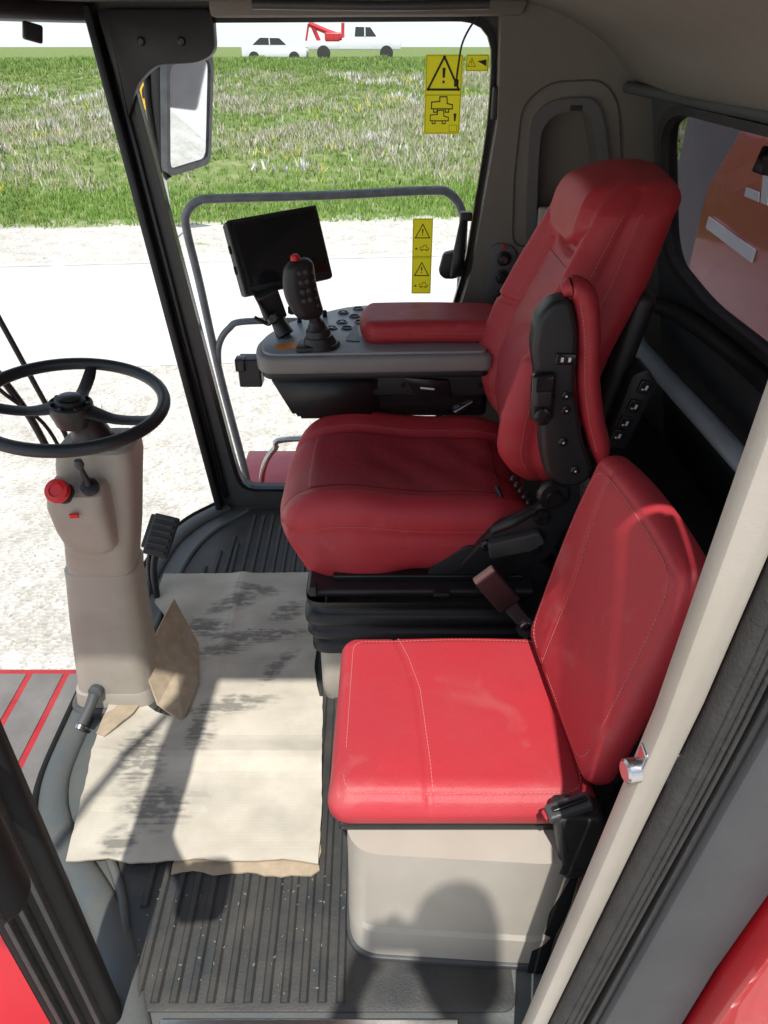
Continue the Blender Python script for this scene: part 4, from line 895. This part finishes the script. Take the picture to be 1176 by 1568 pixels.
def grass(name,N,xr,sr,hr,wr,cols,dens=None,seed=1):
    R=np.random.RandomState(seed)
    x=R.uniform(xr[0],xr[1],N); s=R.uniform(0,1,N)**.8*(sr[1]-sr[0])+sr[0]
    if dens is not None:
        k=dens(x,s,R); x=x[k];s=s[k];N=len(x)
    y=s+.10*x; z=np.array([gh(a,b_) for a,b_ in zip(x,y)])
    nb=4
    P=np.zeros((N*nb*3,3)); CC=np.zeros((N*nb*3,4)); CC[:,3]=1
    ci=R.randint(0,len(cols),N); ca=np.array(cols)
    for q in range(nb):
        a=R.uniform(0,6.28,N); h=R.uniform(hr[0],hr[1],N); w=R.uniform(wr[0],wr[1],N); ox=R.normal(0,.06,N); oy=R.normal(0,.06,N); lx=R.normal(0,.35,N)*h; ly=R.normal(0,.35,N)*h
        i0=(np.arange(N)*nb+q)*3
        P[i0]=np.stack([x+ox-np.cos(a)*w,y+oy-np.sin(a)*w,z-.03],1); P[i0+1]=np.stack([x+ox+np.cos(a)*w,y+oy+np.sin(a)*w,z-.03],1); P[i0+2]=np.stack([x+ox+lx,y+oy+ly,z+h],1)
        col=ca[ci]*R.uniform(.75,1.2,(N,1))
        for d_ in range(3): CC[i0+d_,:3]=np.minimum(.8,col*(1.15 if d_==2 else .85))
    me=bpy.data.meshes.new(name); nv=len(P); me.vertices.add(nv); me.vertices.foreach_set('co',P.ravel()); me.loops.add(nv); me.loops.foreach_set('vertex_index',np.arange(nv,dtype=np.int32)); me.polygons.add(nv//3); me.polygons.foreach_set('loop_start',np.arange(0,nv,3,dtype=np.int32)); me.polygons.foreach_set('loop_total',np.full(nv//3,3,dtype=np.int32)); me.update()
    at=me.color_attributes.new('Col','FLOAT_COLOR','POINT'); at.data.foreach_set('color',CC.ravel())
    me.materials.append(GRM); o=bpy.data.objects.new(name,me); COL.objects.link(o); return o
def field(x,s): return np.sin(x*.45+1.3*np.sin(s*.3))+np.sin(s*.8+x*.2+np.sin(x*.9))+.6*np.sin(x*1.7+s*1.3)
green=[(.19,.28,.075),(.24,.33,.095),(.16,.25,.065),(.29,.35,.14)]
bgreen=[(.20,.34,.07),(.26,.39,.09),(.17,.29,.055)]
dry=[(.46,.42,.31),(.54,.49,.39),(.36,.36,.22),(.62,.57,.50)]
grass('grass',46000,(-30,12),(18.4,51),(.05,.16),(.016,.038),green,None,1)
grass('verge_grass',16000,(-24,8),(18.3,22.5),(.06,.16),(.012,.026),bgreen,lambda x,s,R:s<21+R.normal(0,.6,len(x)),6)
grass('dry_grass',34000,(-30,12),(21,44),(.12,.28),(.012,.028),dry,lambda x,s,R:(field(x,s)+R.normal(0,.7,len(x))+1.7*np.exp(-((s-29)/6)**2)>.9),2)
grass('wildflowers',4500,(-30,12),(22,42),(.15,.32),(.03,.06),[(.72,.68,.66),(.66,.60,.58)],lambda x,s,R:(field(x*1.1+2,s*1.2)>1.3),13)
grass('yellow_weeds',1800,(-30,12),(20,42),(.15,.3),(.02,.04),[(.60,.56,.08),(.50,.52,.12)],lambda x,s,R:(field(x*1.3+5,s)>1.1),3)
grass('crest_grass',10000,(-30,12),(44,53),(.08,.25),(.03,.05),bgreen+green,None,5)
R=np.random.RandomState(8); N=4000; P=[];F=[]
for i in range(N):
    y=R.uniform(2.9,9.5); x=R.uniform(-6,3)
    if R.rand()<.5: x=R.uniform(-4,-.3)
    r=R.uniform(.006,.020); k=len(P)
    for q in [(1,0,0),(0,1,0),(-1,0,0),(0,-1,0),(0,0,.8)]:
        P.append((x+q[0]*r*R.uniform(.7,1.2),y+q[1]*r*R.uniform(.7,1.2),GZ+.002+q[2]*r))
    F+=[(k,k+1,k+4),(k+1,k+2,k+4),(k+2,k+3,k+4),(k+3,k,k+4)]
mk('gravel_stones',P,F,mat('stone',(.60,.57,.51),.9,var=.5,vscale=40),smooth=False)
grass('roadside_weeds',260,(-5,0),(4,9.5),(.03,.09),(.005,.012),green+dry,lambda x,s,R:(np.sin(x*3.1)+np.sin(s*2.3+x)>1.0),9)
# ============================================================ CREST VEHICLES
def wheel(p,x,y,z,r=.36):
    lathe('tyre',[(r*.6,-.11),(r*.95,-.11),(r,-.07),(r,.07),(r*.95,.11),(r*.6,.11)],(x,y,z),(0,-1,0),RUB,p,20)
    lathe('rim',[(r*.58,.0),(r*.58,.09),(r*.2,.07)],(x,y,z),(0,-1,0),STEEL,p,14)
CY=51.5; cz=gh(-2,CY)
tt=empty('tow_truck',(-1.6,CY,cz))
def loc2(pts,x0,z0): return [(x0+a,z0+b_) for a,b_ in pts]
x0=-4.6
prism('body',rpoly(loc2([(1.9,.55),(5.6,.55),(5.65,.95),(5.45,1.1),(4.35,1.18),(3.85,1.78),(2.75,1.80),(2.62,1.15),(1.9,1.15)],x0,cz),.08),'xz',CY,CY+1.9,WPAINT,tt,bev=.05)
prism('window',rpoly(loc2([(2.85,1.22),(4.15,1.22),(3.78,1.68),(2.9,1.7)],x0,cz),.04),'xz',CY-.012,CY+.02,CARGL,tt,bev=0)
prism('window_post',loc2([(3.42,1.2),(3.5,1.2),(3.5,1.72),(3.42,1.72)],x0,cz),'xz',CY-.02,CY+.01,WPAINT,tt,bev=0)
prism('bed',rpoly(loc2([(0,.55),(2.55,.55),(2.55,.95),(1.2,1.05),(0,.95)],x0,cz),.05),'xz',CY+.02,CY+1.88,WPAINT,tt,bev=.04)
sweep('boom',[(x0+2.2,CY+.3,cz+1.15),(x0+1.2,CY+.3,cz+1.45),(x0+.1,CY+.3,cz+1.85)],.15,REDPAINT,tt,smooth=False)
sweep('boom_brace',[(x0+.7,CY+.3,cz+.95),(x0+.35,CY+.3,cz+1.7)],.12,REDPAINT,tt,smooth=False)
sweep('boom_post',[(x0+2.1,CY+.3,cz+.95),(x0+2.15,CY+.3,cz+1.9)],.10,REDPAINT,tt,smooth=False)
sweep('hook_line',[(x0+.1,CY+.3,cz+1.85),(x0-.1,CY+.3,cz+1.0)],.06,REDPAINT,tt,smooth=False)
rbox('winch',(x0+1.6,CY+.4,cz+1.18),(.55,.4,.24),.08,REDPAINT,tt)
for x in (.95,4.75): wheel(tt,x0+x,CY+.08,cz+.38,.40)
def car(nm,x0,ln=4.5,m=WPAINT,dz=0):
    cz2=cz+dz
    c_=empty(nm,(x0+2,CY,cz2)); k=ln/4.5
    prism('body',rpoly([(x0+a*k,cz2+b_) for a,b_ in [(0,.35),(4.5,.35),(4.55,.7),(4.3,.88),(3.4,.95),(2.75,1.42),(1.3,1.45),(.5,1.0),(0,.92)]],.1),'xz',CY,CY+1.75,m,c_,bev=.06)
    prism('window',rpoly([(x0+a*k,cz2+b_) for a,b_ in [(.8,1.0),(3.15,1.0),(2.68,1.34),(1.35,1.36)]],.05),'xz',CY-.012,CY+.02,CARGL,c_,bev=0)
    prism('pillar',[(x0+a*k,cz2+b_) for a,b_ in [(1.95,.98),(2.03,.98),(2.03,1.38),(1.95,1.38)]],'xz',CY-.02,CY+.01,m,c_,bev=0)
    for a in (.85,3.65): wheel(c_,x0+a*k,CY+.08,cz2+.34,.34)
car('parked_car',-8.6,3.9,dz=-.2)
sg=empty('road_warning_sign',(-4.4,16,0))
Ms=T((-4.56,16.3,.92),0,math.radians(45),0)
rbox('board',Ms,(.36,.006,.36),.005,YELS,sg,k=2)
sweep('arrow',[(-4.72,16.28,.78),(-4.70,16.28,.92),(-4.60,16.28,1.01),(-4.46,16.28,.99)],.035,INK,sg,flat=.1,up=(0,1,0))
prism('arrow_head',[(-4.48,.89),(-4.48,1.09),(-4.34,.99)],'xz',16.27,16.285,INK,sg,bev=0)
rbox('post',(-4.56,16.34,-.70),(.03,.02,1.25),.004,STEEL,sg)

# ============================================================ LIGHT, WORLD, CAMERA
el=math.radians(62); az=math.radians(1.5)
d=Vector((math.sin(az)*math.cos(el),math.cos(az)*math.cos(el),-math.sin(el)))
sun=bpy.data.objects.new('sun',bpy.data.lights.new('sun','SUN')); COL.objects.link(sun); sun.data.energy=4.8; sun.data.angle=math.radians(.8); sun.data.color=(1,.97,.92)
sun.rotation_euler=d.to_track_quat('-Z','Y').to_euler()
w=bpy.data.worlds.new('World'); S.world=w; w.use_nodes=True; n=w.node_tree.nodes; l=w.node_tree.links
sky=n.new('ShaderNodeTexSky'); sky.sky_type='NISHITA'; sky.sun_disc=False; sky.sun_elevation=el; sky.sun_rotation=math.pi+az; sky.air_density=1.0; sky.dust_density=.6; sky.ozone_density=1.0
tc=n.new('ShaderNodeTexCoord'); sp=n.new('ShaderNodeSeparateXYZ'); l.new(tc.outputs['Generated'],sp.inputs[0])
hz=n.new('ShaderNodeMapRange'); hz.interpolation_type='SMOOTHSTEP'; hz.inputs['From Min'].default_value=.35; hz.inputs['From Max'].default_value=.0; hz.inputs['To Max'].default_value=.85; l.new(sp.outputs[2],hz.inputs['Value'])
cm=n.new('ShaderNodeMapping'); cm.inputs['Scale'].default_value=(1,1,2.5); l.new(tc.outputs['Generated'],cm.inputs['Vector'])
cn=n.new('ShaderNodeTexNoise'); cn.inputs['Scale'].default_value=2.6; cn.inputs['Detail'].default_value=8; l.new(cm.outputs[0],cn.inputs['Vector'])
cmr=n.new('ShaderNodeMapRange'); cmr.inputs['From Min'].default_value=.40; cmr.inputs['From Max'].default_value=.60; cmr.inputs['To Max'].default_value=.9; l.new(cn.outputs['Fac'],cmr.inputs['Value'])
mxx=n.new('ShaderNodeMath'); mxx.operation='MAXIMUM'; l.new(hz.outputs[0],mxx.inputs[0]); l.new(cmr.outputs[0],mxx.inputs[1])
mixs=n.new('ShaderNodeMix'); mixs.data_type='RGBA'; l.new(mxx.outputs[0],mixs.inputs[0]); l.new(sky.outputs[0],mixs.inputs[6]); mixs.inputs[7].default_value=(7.0,7.4,7.9,1)
bg=n['Background']; bg.inputs['Strength'].default_value=.15; l.new(mixs.outputs[2],bg.inputs[0])
cam=bpy.data.objects.new('camera',bpy.data.cameras.new('camera')); COL.objects.link(cam); S.camera=cam
cam.location=(0,0,1.65); cam.rotation_euler=(math.radians(90-33),0,0)
cam.data.sensor_fit='VERTICAL'; cam.data.sensor_height=36; cam.data.lens=25.26; cam.data.clip_start=.02; cam.data.clip_end=2000
S.view_settings.view_transform='Standard'; S.view_settings.look='None'; S.view_settings.exposure=0
print('done')
